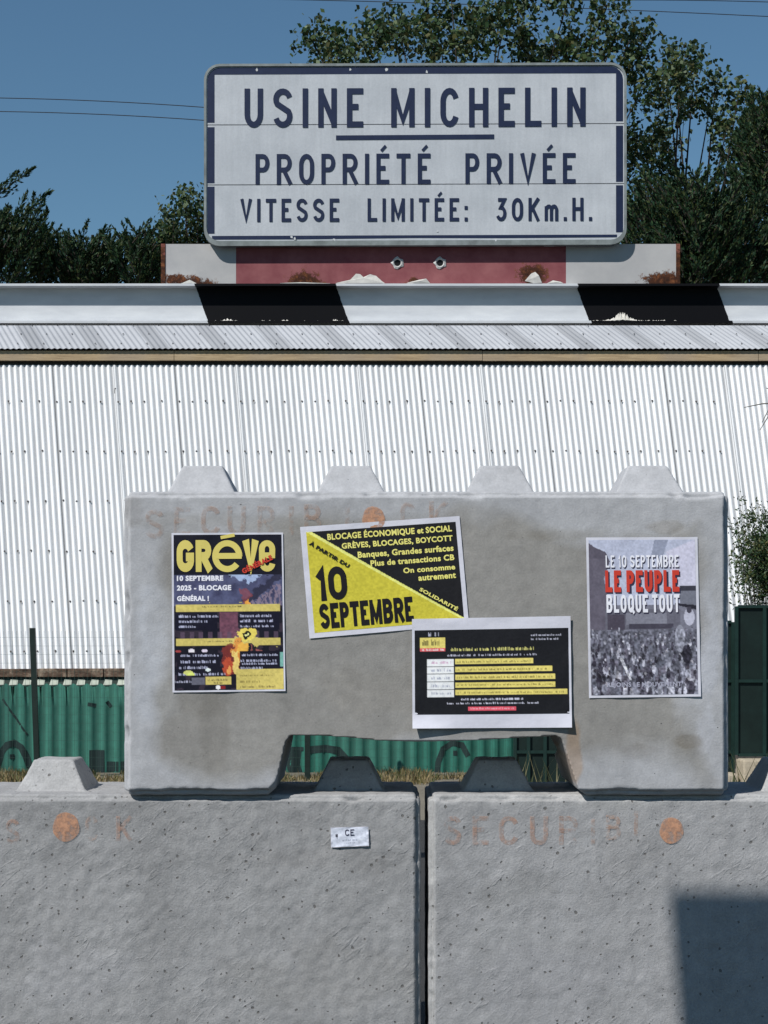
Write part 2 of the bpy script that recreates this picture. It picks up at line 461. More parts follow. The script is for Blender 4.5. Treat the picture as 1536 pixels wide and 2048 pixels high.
# ------------------------------------------------------------------ concrete blocks
DEPTH = 0.60
UY = 6.168; LY = 6.20
Z1 = 1.070; Z2 = 2.125       # contact plane, top of the upper block
BL = 2.10
def block_mesh(arch):
    cz = 0.022; h = Z2 - Z1
    bm = bmesh.new()
    def prism(poly, y0, y1):
        a = [bm.verts.new((x, y0, z)) for x, z in poly]; b = [bm.verts.new((x, y1, z)) for x, z in poly]
        bm.faces.new(a); bm.faces.new(b[::-1]); n = len(a)
        for i in range(n): bm.faces.new((a[i], b[i], b[(i + 1) % n], a[(i + 1) % n]))
    poly = [(0, 0)] + arch + [(BL, 0), (BL, h), (0, h)]
    prism(poly, 0, DEPTH)
    bmesh.ops.recalc_face_normals(bm, faces=bm.faces)
    bmesh.ops.bevel(bm, geom=[e for e in bm.edges if not (0.15 < e.verts[0].co.x < BL - .15 and e.verts[0].co.z > .05 and e.verts[0].co.z < h - .05)], offset=cz, segments=1, affect='EDGES')
    for k in range(4):
        cx = 0.2535 + 0.531 * k
        b = [(-.127, -.155), (.127, -.155), (.127, .155), (-.127, .155)]; tp = [(-.070, -.098), (.070, -.098), (.070, .098), (-.070, .098)]
        lo = [bm.verts.new((cx + x * 1.0, DEPTH / 2 + y, h - .02)) for x, y in [(a_ * 1.06, b_ * 1.06) for a_, b_ in b]]
        hi = [bm.verts.new((cx + x, DEPTH / 2 + y, h + .108)) for x, y in tp]
        bm.faces.new(lo[::-1]); bm.faces.new(hi)
        for i in range(4): bm.faces.new((lo[i], lo[(i + 1) % 4], hi[(i + 1) % 4], hi[i]))
    me = bpy.data.meshes.new('b'); bm.to_mesh(me); bm.free()
    o = bpy.data.objects.new('b', me); COL.objects.link(o)
    # sockets that take the studs of the block below
    cb = bmesh.new()
    for k in range(4):
        cx = 0.2535 + 0.531 * k
        for dx in (-BL / 2, 0, BL / 2) :
            x = cx + dx
            if not (0.1 < x < 0.45 or BL - .45 < x < BL - .1): continue
            lo = [cb.verts.new((x + a_, DEPTH / 2 + b_, -.01)) for a_, b_ in ((-.16, -.19), (.16, -.19), (.16, .19), (-.16, .19))]
            hi = [cb.verts.new((x + a_, DEPTH / 2 + b_, .125)) for a_, b_ in ((-.085, -.115), (.085, -.115), (.085, .115), (-.085, .115))]
            cb.faces.new(lo[::-1]); cb.faces.new(hi)
            for i in range(4): cb.faces.new((lo[i], lo[(i + 1) % 4], hi[(i + 1) % 4], hi[i]))
        break
    cb2 = bmesh.new()
    for x in (.2535, BL - .2535):
        lo = [cb2.verts.new((x + a_, DEPTH / 2 + b_, -.01)) for a_, b_ in ((-.15, -.19), (.15, -.19), (.15, .19), (-.15, .19))]
        hi = [cb2.verts.new((x + a_, DEPTH / 2 + b_, .125)) for a_, b_ in ((-.085, -.115), (.085, -.115), (.085, .115), (-.085, .115))]
        cb2.faces.new(lo[::-1]); cb2.faces.new(hi)
        for i in range(4): cb2.faces.new((lo[i], lo[(i + 1) % 4], hi[(i + 1) % 4], hi[i]))
    bmesh.ops.recalc_face_normals(cb2, faces=cb2.faces)
    cm = bpy.data.meshes.new('c'); cb2.to_mesh(cm); cb.free(); cb2.free()
    co = bpy.data.objects.new('c', cm); COL.objects.link(co)
    md = o.modifiers.new('bo', 'BOOLEAN'); md.operation = 'DIFFERENCE'; md.object = co; md.solver = 'EXACT'; md.use_self = True
    r = o.modifiers.new('r', 'REMESH'); r.mode = 'VOXEL'; r.voxel_size = 0.006; r.use_smooth_shade = True
    dg = bpy.context.evaluated_depsgraph_get(); out = bpy.data.meshes.new_from_object(o.evaluated_get(dg))
    bpy.data.objects.remove(o); bpy.data.objects.remove(co)
    return out

def px2l(px, py): return ((px - 247) / 575.6, (1.6 + (HY - py) / 575.6) - Z1)
ARCH = [px2l(547, 1600), px2l(553, 1556), px2l(562, 1520), px2l(570, 1484), px2l(580, 1470), px2l(640, 1471), px2l(700, 1475), px2l(760, 1481),
        px2l(850, 1483), px2l(950, 1480), px2l(1040, 1475), px2l(1110, 1471), px2l(1120, 1476), px2l(1138, 1530), px2l(1158, 1600)]
ARCH = [(x, 0.0 if z < 0.01 else z) for x, z in ARCH]
_bm = block_mesh(ARCH)
_co = np.empty(len(_bm.vertices) * 3, 'f'); _bm.vertices.foreach_get('co', _co); BCO = _co.reshape(-1, 3).astype(float)
_no = np.empty(len(_bm.vertices) * 3, 'f'); _bm.vertices.foreach_get('normal', _no); BNO = _no.reshape(-1, 3).astype(float)

def make_block(name, x0, y0, z0, mat, seed, amp, label, base, rim, rimw, stains):
    me = _bm.copy(); P = BCO.copy(); h = Z2 - Z1
    Pn = P + seed * 3.7
    d = [np.abs(P[:, 0]), np.abs(P[:, 0] - BL), np.abs(P[:, 1]), np.abs(P[:, 1] - DEPTH), np.abs(P[:, 2]), np.abs(P[:, 2] - h)]
    D = np.sort(np.stack([np.minimum(d[0], d[1]), np.minimum(d[2], d[3]), np.minimum(d[4], d[5])], 1), 1)
    edge = np.clip(1 - D[:, 1] / 0.016, 0, 1)
    n1 = fnoise(Pn, 14, seed, 3) - .5; n2 = vnoise(Pn, 45, seed + 5) - .5; n3 = fnoise(Pn, 30, seed + 9, 2)
    disp = amp * (n1 * 0.006 + n2 * 0.0022)
    disp -= edge * np.clip(n3 - .10, 0, 1) * 0.05
    disp -= np.clip(1 - D[:, 1] / 0.03, 0, 1) * np.clip(fnoise(Pn, 11, seed + 31, 3) - .60, 0, 1) * 0.12
    disp -= edge * (n2 + .5) * 0.002
    P2 = P + BNO * disp[:, None]
    me.vertices.foreach_set('co', P2.astype('f').ravel())
    # colour: base with paler rims and stains
    X = P[:, 0]; Z = P[:, 2]; PP = P * np.array((1, .2, 1)) + seed
    nb = fnoise(PP, 3.0, seed + 3, 4)
    edge_d = np.minimum(np.minimum(X, BL - X), np.minimum(Z, h - Z))
    m = np.clip((rimw * (0.25 + 1.5 * nb) - edge_d) / 0.07, 0, 1)[:, None]
    C = np.array(base)[None, :] * (0.88 + 0.24 * fnoise(PP, 5, seed + 8, 4))[:, None]
    C = C * (1 - m) + np.array(rim)[None, :] * (0.93 + .14 * nb)[:, None] * m
    for (px, py, rx, ry, col, a) in stains:
        lx, lz = (px - HX) / F * y0 - x0, CZ + (HY - py) / F * y0 - z0
        q = np.sqrt(((X - lx) / (rx / 575)) ** 2 + ((Z - lz) / (ry / 575)) ** 2)
        q = q + (fnoise(PP, 9, seed + 21, 4) - .5) * 1.5
        g = (np.clip((1 - q) / .35, 0, 1) * a)[:, None]
        C = C * (1 - g) + C * np.array(col)[None, :] * g
    run = fnoise(P * np.array((22, 1, 1.3)) + seed, 1.0, seed + 40, 3); C = C * (0.95 + .10 * run)[:, None]
    C = C * (1 + 0.10 * edge[:, None])
    a = me.color_attributes.new('tint', 'FLOAT_COLOR', 'POINT')
    A = np.ones((len(P), 4), 'f'); A[:, :3] = C; a.data.foreach_set('color', A.ravel())
    o = link(name, me, mat); me.polygons.foreach_set('use_smooth', [True] * len(me.polygons))
    o.location = (x0, y0, z0)
    return tag(o, label, 'concrete block')

XU = (247 - HX) / F * UY; XL = (841 - HX) / F * LY - BL; XR = (857 - HX) / F * LY
warm = (0.90, 0.86, 0.80); dark = (0.72, 0.70, 0.66)
upper = make_block('concrete_block', XU, UY, Z1, M['conc_up'], 1, 0.45,
    'upper grey concrete block with an arched gap at its foot, pasted with four posters',
    (0.262, 0.254, 0.240), (0.375, 0.380, 0.395), 0.17,
    [(430, 1460, 32, 80, dark, .36), (420, 1400, 60, 30, dark, .3), (1372, 1482, 26, 14, (.74, .70, .64), .7), (1385, 1440, 35, 60, (.86, .84, .80), .5),
     (1275, 1500, 50, 16, (.8, .78, .76), .6), (1148, 1525, 16, 70, (1.0, .80, .64), .9), (520, 1045, 230, 22, (.85, .83, .79), .7),
     (1120, 1070, 130, 20, (.85, .83, .79), .7), (1330, 1055, 45, 14, (.78, .74, .68), .7), (265, 1020, 22, 30, (.7, .68, .66), .6),
     (310, 1300, 50, 160, (1.22, 1.25, 1.3), .6), (1410, 1300, 30, 180, (1.18, 1.2, 1.26), .7), (760, 1380, 120, 60, (.95, .93, .9), .5)])
lowl = make_block('concrete_block', XL, LY, Z1 - (Z2 - Z1), M['conc_low'], 2, 1.1,
    'lower left rough concrete block with a small white sticker near its top corner',
    (0.290, 0.290, 0.292), (0.34, 0.34, 0.34), 0.03,
    [(200, 1720, 240, 40, (.86, .86, .86), .7), (650, 1720, 150, 30, (.88, .87, .86), .6), (120, 1960, 140, 80, (1.1, 1.1, 1.12), .5), (700, 1950, 200, 80, (.93, .92, .9), .6)])
lowr = make_block('concrete_block', XR, LY, Z1 - (Z2 - Z1), M['conc_low'], 3, 1.0,
    'lower right rough concrete block with a shadow on its corner and faded orange word',
    (0.315, 0.315, 0.320), (0.36, 0.36, 0.355), 0.05,
    [(900, 1790, 45, 120, (.84, .84, .84), .7), (1020, 1780, 100, 40, (.86, .86, .85), .7), (1250, 1700, 100, 60, (.93, .92, .91), .5), (1100, 1960, 160, 90, (1.06, 1.06, 1.08), .5)])
bpy.data.meshes.remove(_bm)

# orange sprayed SECURIBLOC marks (worn paint, part of each block)
def paint_mesh(V, Fc, Lay, fn, lift=0.0004, sub=0):
    me = bpy.data.meshes.new('paint')
    me.from_pydata([fn(x, y, l * lift) for (x, y), l in zip(V, Lay)], [], Fc); me.update(); return me
def block_text(word_pos, Yf, parent, mat, height_px, skipdot=None):
    """each item: (letters, px left, px baseline)"""
    for s_, px, py, ws in word_pos:
        v, f, l, wd = stroke_text(s_, height_px, 0.16, 0.30, 0.3, ws)
        me = paint_mesh([(px + a[0], py - a[1]) for a in v], f, l, lambda x, y, l: W(x, y, Yf - 0.0022 - l))
        link('painted_letter', me, mat, parent)
def dot(px, py, r, Yf, parent, mat):
    ring = [(px + r * .95 * math.cos(a) * (1 + .03 * math.sin(5 * a)), py + r * 1.05 * math.sin(a) * (1 + .03 * math.cos(3 * a))) for a in np.linspace(0, 2 * math.pi, 49)[:-1]]
    me = bpy.data.meshes.new('dot'); me.from_pydata([W(x, y, Yf - 0.0026) for x, y in ring], [], [tuple(range(48))]); me.update()
    link('painted_dot', me, mat, parent)
block_text([('S', 290, 1077, 1.2), ('E', 348, 1072, 1.2), ('C', 402, 1070, 1.3), ('U', 455, 1070, 1.2), ('R', 515, 1070, 1.1), ('I', 578, 1070, 1), ('B', 608, 1066, 1.1), ('L', 690, 1064, 1.0), ('C', 800, 1062, 1.0), ('K', 858, 1060, 1.2)], UY, upper, M['orange_faint'], 58)
dot(747, 1038, 24, UY, upper, M['orange_dot'])
block_text([('B', -70, 1688, 1.1), ('S', 12, 1688, 1.0), ('K', 232, 1682, 1.2)], LY, lowl, M['orange_mid'], 50)
block_text([('C', 170, 1682, 1.0)], LY, lowl, M['orange_faint2'], 50)
dot(132, 1654, 28, LY, lowl, M['orange_dot'])
block_text([('S', 888, 1690, 1.1), ('E', 945, 1690, 1.2), ('C', 998, 1690, 1.3), ('U', 1060, 1690, 1.2), ('R', 1118, 1690, 1.2)], LY, lowr, M['orange_mid'], 58)
block_text([('I', 1182, 1688, 1), ('B', 1212, 1680, 1.1), ('I', 1268, 1672, 1.0)], LY, lowr, M['orange_faint2'], 50)
dot(1343, 1661, 25, LY, lowr, M['orange_dot'])

# ------------------------------------------------------------------ posters
def smooth_rand(h, w_, cell, seed):
    r = np.random.default_rng(seed); gh, gw = int(h / cell) + 3, int(w_ / cell) + 3
    g = r.random((gh, gw)); y = np.arange(h) / cell; x = np.arange(w_) / cell
    iy = y.astype(int); ix = x.astype(int); fy = (y - iy)[:, None]; fx = (x - ix)[None, :]
    fy = fy * fy * (3 - 2 * fy); fx = fx * fx * (3 - 2 * fx)
    return (g[iy][:, ix] * (1 - fy) * (1 - fx) + g[iy + 1][:, ix] * fy * (1 - fx) + g[iy][:, ix + 1] * (1 - fy) * fx + g[iy + 1][:, ix + 1] * fy * fx)
class Img:
    def __init__(s, w_, h, c):
        s.w = w_; s.h = h; s.a = np.zeros((h, w_, 3)); s.a[:] = c
        s.yy, s.xx = np.mgrid[0:h, 0:w_].astype(float); s.xx = (s.xx + .5) / w_; s.yy = (s.yy + .5) / h
    def put(s, m, c, al=1.0):
        m = m.astype(float) * al if m.dtype == bool else m * al
        s.a = s.a * (1 - m[..., None]) + np.array(c)[None, None, :] * m[..., None]
    def rect(s, x0, y0, x1, y1, c, al=1.0): s.put((s.xx >= x0) & (s.xx < x1) & (s.yy >= y0) & (s.yy < y1), c, al)
    def ell(s, cx, cy, rx, ry, c, al=1.0): s.put(((s.xx - cx) / rx) ** 2 + ((s.yy - cy) / ry) ** 2 < 1, c, al)
    def poly(s, pts, c, al=1.0):
        ins = np.zeros((s.h, s.w), bool); n = len(pts)
        for i in range(n):
            x0, y0 = pts[i]; x1, y1 = pts[(i + 1) % n]
            if y0 == y1: continue
            cnd = ((y0 > s.yy) != (y1 > s.yy)) & (s.xx < (x1 - x0) * (s.yy - y0) / (y1 - y0) + x0)
            ins ^= cnd
        s.put(ins, c, al)
    def warp(s, amp, cell, seed):
        dx = ((smooth_rand(s.h, s.w, cell, seed) - .5) * 2 * amp).round().astype(int); dy = ((smooth_rand(s.h, s.w, cell, seed + 1) - .5) * 2 * amp).round().astype(int)
        Y, X = np.mgrid[0:s.h, 0:s.w]; s.a = s.a[np.clip(Y + dy, 0, s.h - 1), np.clip(X + dx, 0, s.w - 1)]
    def lines(s, x0, x1, y, h, c, seed, al=0.85, ww=(.01, .05)):
        """illegible small print: broken grey marks"""
        r = random.Random(seed); x = x0
        while x < x1:
            wd = r.uniform(*ww); xe = min(x1, x + wd)
            k = x
            while k < xe:
                lw = r.uniform(.35, .8) / s.w * 1.6
                hh = h * r.uniform(.55, 1.0)
                s.rect(k, y + h - hh, min(xe, k + lw), y + h, c, al * r.uniform(.55, 1))
                k += lw * r.uniform(1.1, 1.6)
            x = xe + ww[0] * .7

class Poster:
    def __init__(s, corners, label, Yf=UY - 0.0035, lift=None, loc_y=None):
        s.c = [np.array(p, float) for p in corners]; s.Y = Yf; s.lift = lift
        mid = sum(s.c) / 4; bot = (s.c[2] + s.c[3]) / 2
        s.root = empty('poster', W(bot[0], bot[1], Yf), label, 'poster')
        V, Fq = s.grid(0, 0, 1, 1, 26, 26, 0)
        s_ = link('paper_sheet', np_mesh('paper', V, Fq), M['paper'], s.root, smooth=True)
    def pt(s, u, v, l):
        a, b, c, d = s.c
        p = a * (1 - u) * (1 - v) + b * u * (1 - v) + c * u * v + d * (1 - u) * v
        ed = max(0, 1 - min(u, 1 - u, v, 1 - v) / .06)
        off = 0.0016 * ed * max(0, math.sin(u * 13 + v * 17 + a[0])) + 0.0012 * math.sin(u * 9 + v * 5) * math.sin(v * 7 + 1) + (s.lift(u, v) if s.lift else 0)
        return W(p[0], p[1], s.Y - off - l)
    def grid(s, u0, v0, u1, v1, nu, nv, l):
        V = [s.pt(u0 + (u1 - u0) * i / nu, v0 + (v1 - v0) * j / nv, l) for j in range(nv + 1) for i in range(nu + 1)]
        Fq = [(j * (nu + 1) + i, (j + 1) * (nu + 1) + i, (j + 1) * (nu + 1) + i + 1, j * (nu + 1) + i + 1) for j in range(nv) for i in range(nu)]
        return V, Fq
    def image(s, im, u0, v0, u1, v1):
        V, Fq = s.grid(u0, v0, u1, v1, im.w - 1, im.h - 1, 0.0006)
        im.a = im.a * (0.86 + .28 * smooth_rand(im.h, im.w, 2.2, im.w))[..., None]
        me = np_mesh('print', V, Fq, np.clip(im.a, 0, .85).reshape(-1, 3))
        link('printed_picture', me, M['print'], s.root, smooth=True)
    def text(s, txt, u0, v0, u1, v1, mat, bold=0.02, layer=2, stroke=None, name='lettering', rot=None):
        """fit text into the box in poster coordinates (v downwards); rot=(u,v,angle,width,height) px based"""
        if stroke is None:
            a, Fc, asp = font_text(txt, bold); V = [(x, y) for x, y in a]; Lay = [0] * len(V)
        else:
            v, Fc, Lay, wd = stroke_text(txt, 1.0, stroke, *(s.sp if hasattr(s, 'sp') else (.14, .35, 1.25)))
            V = [(x / wd, y) for x, y in v]
        out = []
        for (x, y), l in zip(V, Lay):
            if rot:
                ru, rv, ang, W_, H_ = rot
                ex = np.array((math.cos(ang), math.sin(ang))); ey = np.array((math.sin(ang), -math.cos(ang)))
                q = np.array((ru, rv)) + ex * x * W_ + ey * y * H_
                # q in photo pixels
                out.append(tuple(W(q[0], q[1], s.Y - 0.0008 * layer - l * .00012 - .0012)))
            else:
                out.append(tuple(s.pt(u0 + (u1 - u0) * x, v1 + (v0 - v1) * y, 0.0006 * layer + l * 0.00012)))
        me = bpy.data.meshes.new('lettering'); me.from_pydata(out, [], Fc); me.update()
        return link(name, me, mat, s.root)

# --- poster one: strike poster on the left
BK = alb(16, 15, 28)
YL = alb(188, 172, 96)
p1 = Poster([(343, 1066), (566, 1065), (571, 1382), (345, 1385)], 'tall strike poster with big rounded yellow heading, pasted at far left')
im = Img(150, 216, BK)
nz = smooth_rand(216, 150, 9, 1); nz2 = smooth_rand(216, 150, 3, 2)
im.rect(0, .258, 1, .46, alb(84, 88, 118))
im.put((np.abs(im.yy - .36) < .10) * nz, alb(45, 45, 72), .9)
im.poly([(.50, .26), (.82, .26), (.70, .31), (.62, .30)], alb(150, 165, 195))
im.poly([(.74, .42), (.99, .28), (1, .26), (.92, .26), (.60, .44)], alb(42, 42, 62))
for i in range(7): im.rect(.72 + i * .04, .42 - i * .016, .745 + i * .04, .46, alb(125, 110, 125), .8)
im.ell(.66, .40, .05, .05, alb(130, 60, 60), .6); im.ell(.68, .44, .03, .03, alb(220, 150, 60), .9)
im.rect(0, .46, 1, 1, BK); im.put((im.yy > .46) * (nz > .55) * .5, alb(62, 50, 62))
im.rect(.42, .50, .585, .67, alb(115, 72, 88)); im.put((im.xx > .42) * (im.xx < .585) * (im.yy > .5) * (im.yy < .67) * nz2, alb(70, 45, 60), .8)
for i in range(11): im.rect(.06 + i * .085, .625, .10 + i * .085, .665, alb(90, 72, 90), .6)
im.rect(0.02, .50, .40, .615, alb(14, 12, 30)); im.rect(.60, .50, .97, .615, alb(14, 12, 30))
im.rect(.02, .448, .975, .494, YL); im.rect(.02, .668, .975, .714, YL)
for fx, fy, rx, ry, cc in [(.52, .80, .09, .10, (110, 42, 38)), (.49, .85, .05, .06, (170, 70, 45)), (.58, .75, .045, .08, (200, 130, 60)), (.56, .82, .03, .08, (225, 190, 110)),
                           (.62, .73, .06, .03, (215, 165, 70)), (.66, .645, .085, .042, (215, 195, 90)), (.50, .87, .02, .03, (235, 150, 80))]:
    im.ell(fx, fy, rx, ry, alb(*cc), .9)
im.ell(.66, .645, .05, .025, alb(15, 12, 15)); im.ell(.66, .645, .018, .011, alb(230, 215, 140))
im.poly([(.70, .72), (.90, .76), (.97, .78), (.80, .78)], alb(140, 80, 78)); im.ell(.74, .725, .02, .014, alb(30, 25, 30))
keep = im.a.copy(); im.warp(3.2, 7, 5); im.warp(1.5, 3, 6)
wm = ((im.yy > .262) & (im.yy < .44)) | ((im.yy > .72) & (im.yy < .865)) | ((im.xx > .55) & (im.xx < .78) & (im.yy > .6) & (im.yy < .73))
im.a = np.where(wm[..., None], im.a, keep)
im.rect(.03, .76, .42, .90, alb(14, 12, 28)); im.rect(.60, .75, .975, .866, alb(14, 12, 28))
for k, (a, b, y) in enumerate([(.05, .41, .515), (.05, .32, .548), (.05, .2, .583), (.61, .90, .515), (.61, .91, .548), (.61, .93, .583), (.06, .41, .767), (.06, .38, .806), (.05, .31, .843), (.04, .47, .885),
                               (.62, .96, .767), (.61, .96, .803), (.62, .95, .823), (.61, .81, .85)]):
    im.lines(a, b, y, .016, alb(178, 180, 205), 20 + k)
im.rect(.57, .868, 1, 1, YL); im.rect(.29, .913, .52, .965, YL); im.rect(.16, .918, .28, .963, alb(88, 88, 100)); im.rect(.97, .76, 1, .85, alb(110, 160, 150))
im.lines(.01, .16, .935, .014, alb(170, 170, 190), 50); im.lines(.31, .50, .925, .013, alb(90, 80, 50), 51); im.lines(.36, .45, .945, .012, alb(90, 80, 50), 52)
im.lines(.60, .90, .90, .014, alb(120, 105, 55), 53); im.lines(.60, .78, .938, .014, alb(120, 105, 55), 54); im.lines(.60, .92, .972, .012, alb(100, 85, 50), 55)
im.rect(.53, .935, .57, .955, BK); im.rect(.53, .97, .57, .985, BK); im.rect(.41, .972, .52, .99, alb(120, 25, 30)); im.ell(.40, .98, .022, .014, alb(230, 230, 240)); im.rect(.47, .972, .52, .99, BK)
im.ell(.13, .885, .045, .014, alb(190, 190, 110)); im.ell(.15, .895, .04, .010, alb(200, 210, 110)); im.ell(.16, .745, .03, .012, alb(215, 205, 215)); im.ell(.28, .745, .03, .010, alb(200, 190, 205)); im.ell(.04, .748, .025, .008, alb(150, 60, 60))
im.ell(.31, .868, .025, .010, alb(200, 210, 210))
im.lines(.26, .62, .458, .011, alb(70, 60, 40), 56, .9); im.lines(.28, .62, .681, .011, alb(70, 60, 40), 57, .9)
p1.image(im, .018, .012, .985, .988)
p1.sp = (.04, .3, 1.0)
# fat heading letters: G R e-with-grave V e
def fat(ch, u0, v0, u1, v1, wt, ws, mat=None):
    p1.sp = (.0, .3, ws); p1.text(ch, u0, v0, u1, v1, mat or M['ink_yellow'], stroke=wt, layer=3)
fat('G', .045, .045, .20, .245, .27, 1.45); fat('R', .215, .045, .355, .245, .27, 1.35)
V = []; Fc = []
def ring_strip(pts, wd, mat, asp, layer=3):
    L, R = strip(pts, wd); m = len(L)
    me = bpy.data.meshes.new('l'); me.from_pydata([tuple(p1.pt(q[0], q[1] * asp, .0006 * layer)) for q in L + R], [], [(i, m + i, m + i + 1, i + 1) for i in range(m - 1)]); me.update()
    link('lettering', me, mat, p1.root)
asp = 223 / 318
cy = .147 / asp
ring_strip(arc(.498, cy, .108, .118, 8, 180, 14) + arc(.498, cy, .108, .118, 180, 335, 14), .056, M['ink_yellow'], asp) if False else None
ringpts = [(x, 2 * cy - y) for x, y in arc(.498, cy, .108, .116, -2, 180, 16) + arc(.498, cy, .108, .116, 180, 322, 14)]
ring_strip(ringpts, .054, M['ink_yellow'], asp)
ring_strip([(.395, cy - .002), (.627, cy - .002)], .052, M['ink_yellow'], asp, 4)
ring_strip([(.44, .030 / asp), (.565, .014 / asp)], .03, M['ink_yellow'], asp, 4)
fat('V', .64, .045, .775, .245, .30, 1.2)
fat('8', .78, .045, .93, .245, .27, 1.3) if '8' in GL else None
ringpts = [(x, 2 * cy - y) for x, y in [(.80, cy + .005), (.90, cy + .005)] + arc(.855, cy + .06, .047, .055, 0, 180, 10) + arc(.855, cy - .06, .047, .055, 180, 350, 10)]
ring_strip(ringpts, .052, M['ink_yellow'], asp, 3)
p1.text('GÉNÉRALE', 0, 0, 0, 0, M['ink_red'], bold=.05, layer=5, rot=(487, 1148, -0.46, 66, 13))
p1.text('10 SEPTEMBRE', .045, .268, .46, .302, M['ink_white'], bold=.05); p1.text('2025 - BLOCAGE', .045, .328, .53, .362, M['ink_white'], bold=.05)
p1.text('GÉNÉRAL !', .045, .388, .33, .428, M['ink_white'], bold=.05)

# --- poster two: diagonal yellow / black
p2 = Poster([(600, 1054), (919, 1032), (938, 1249), (619, 1277)], 'tilted landscape poster split diagonally into black and mustard yellow')
im = Img(200, 140, alb(24, 23, 26))
im.poly([(0, 0), (1, 1), (0, 1)], alb(182, 172, 56)); im.poly([(-.02, -.02), (1, 1.0), (1, .975), (.0, -.035)], alb(225, 215, 120), .9)
p2.image(im, .035, .050, .972, .955)
B2 = dict(bold=.035)
p2.text('BLOCAGE ÉCONOMIQUE et SOCIAL', .165, .065, .945, .145, M['ink_yellow2'], **B2)
p2.text('GRÈVES, BLOCAGES, BOYCOTT', .25, .158, .945, .232, M['ink_yellow2'], **B2)
p2.text('Banques, Grandes surfaces', .345, .258, .945, .332, M['ink_yellow2'], **B2)
p2.text('Plus de transactions CB', .42, .345, .945, .400, M['ink_yellow2'], **B2)
p2.text('On consomme', .62, .435, .945, .486, M['ink_yellow2'], **B2)
p2.text('autrement', .71, .515, .945, .565, M['ink_yellow2'], **B2)
p2.text('SOLIDARITÉ', 0, 0, 0, 0, M['ink_yellow2'], bold=.04, layer=3, rot=(838, 1181, .50, 86, 9))
p2.text('À PARTIR DU', 0, 0, 0, 0, M['ink_black'], bold=.04, layer=3, rot=(617, 1089, .535, 92, 10))
p2.sp = (.10, .3, 1.30); p2.text('10', .065, .375, .262, .675, M['ink_black'], stroke=.215, layer=3)
p2.sp = (.09, .3, 1.18); p2.text('SEPTEMBRE', .075, .70, .66, .925, M['ink_black'], stroke=.225, layer=3)

# --- poster three: table on black, wide white margins, lower left corner lifting
def lift3(u, v):
    a = 0.020 * max(0, 1 - u / .32) * max(0, (v - .86) / .14) ** 1.5
    b = 0.010 * max(0, (u - .70) / .3) ** 2 * max(0, (v - .86) / .14)
    r = math.hypot((u - .25) / .14, (v - .20) / .17)
    c = 0.004 * math.exp(-((r - 1) / .12) ** 2) * max(0, 1 - v / .10)
    return a + b + c
p3 = Poster([(824, 1238), (1141, 1232), (1144, 1455), (825, 1457)], 'landscape poster with yellow rows on black and wide white margins above the arch',
            Yf=UY - 0.0085, lift=lift3)
im = Img(220, 130, alb(22, 22, 26)); yb = alb(205, 190, 105)
im.rect(.035, .09, .20, .235, yb); im.lines(.05, .19, .115, .07, alb(50, 45, 30), 3, .8, (.03, .07)); im.rect(.035, .215, .20, .255, alb(200, 90, 95)); im.lines(.05, .19, .225, .02, alb(240, 210, 210), 4)
im.lines(.09, .16, .03, .045, alb(190, 190, 205), 5, .9); im.lines(.755, .955, .07, .022, alb(185, 185, 200), 6); im.lines(.755, .93, .115, .022, alb(185, 185, 200), 7)
im.lines(.235, .775, .215, .042, alb(205, 200, 120), 8, .9); im.lines(.215, .79, .29, .022, alb(185, 185, 200), 9)
for i, xe in enumerate((.77, .89, .91, .91, .985)):
    y0 = .345 + i * .0905
    im.rect(.082, y0, .255, y0 + .082, alb(212, 214, 232)); im.lines(.11, .235, y0 + .022, .035, alb(170, 110, 150) if i == 0 else alb(105, 110, 140), 30 + i, .7, (.02, .06))
    im.rect(.262, y0 + .004, xe, y0 + .066, yb); im.lines(.275, xe - .02, y0 + .022, .026, alb(95, 85, 45), 40 + i, .75)
im.lines(.30, .70, .805, .024, alb(195, 195, 210), 60, .9); im.lines(.21, .80, .855, .024, alb(195, 195, 210), 61, .9)
im.rect(.345, .905, .655, .955, alb(205, 80, 95)); im.lines(.36, .64, .918, .020, alb(240, 160, 170), 62)
p3.image(im, .016, .105, .985, .875)
p3.text('ET', .09, .135, .16, .155, M['ink_grey'], bold=.02) if False else None

# --- poster four: crowd picture
p4 = Poster([(1172, 1075), (1395, 1074), (1402, 1393), (1178, 1396)], 'tall violet crowd picture poster with red and white words, at far right')
im = Img(150, 214, alb(100, 100, 124))
im.rect(0, 0, 1, .42, alb(138, 146, 178)); im.poly([(.62, 0), (.75, 0), (.70, .10), (.58, .12)], alb(112, 122, 155)); im.poly([(.72, .08), (1, 0), (1, .30), (.8, .30)], alb(155, 152, 182))
g = smooth_rand(214, 150, 10, 5)
im.poly([(0, .02), (.06, .05), (.16, .08), (.20, .14), (.14, .25), (.17, .36), (.16, .58), (0, .58)], alb(82, 72, 96)); im.put((im.xx < .17) * (im.yy > .12) * (im.yy < .58) * g, alb(105, 95, 120), .5)
im.rect(.85, .30, 1, .44, alb(96, 100, 122)); im.rect(.85, .30, 1, .33, alb(50, 48, 70)); im.poly([(.80, .41), (1, .425), (1, .455), (.80, .42)], alb(35, 32, 52))
im.rect(.15, .45, .85, .62, alb(88, 86, 108)); im.rect(.17, .48, .33, .58, alb(70, 58, 82)); im.rect(.34, .47, .72, .545, alb(108, 108, 130)); im.rect(.37, .54, .78, .575, alb(62, 56, 80))
im.rect(0, .58, 1, 1, alb(88, 88, 110))
r = random.Random(4)
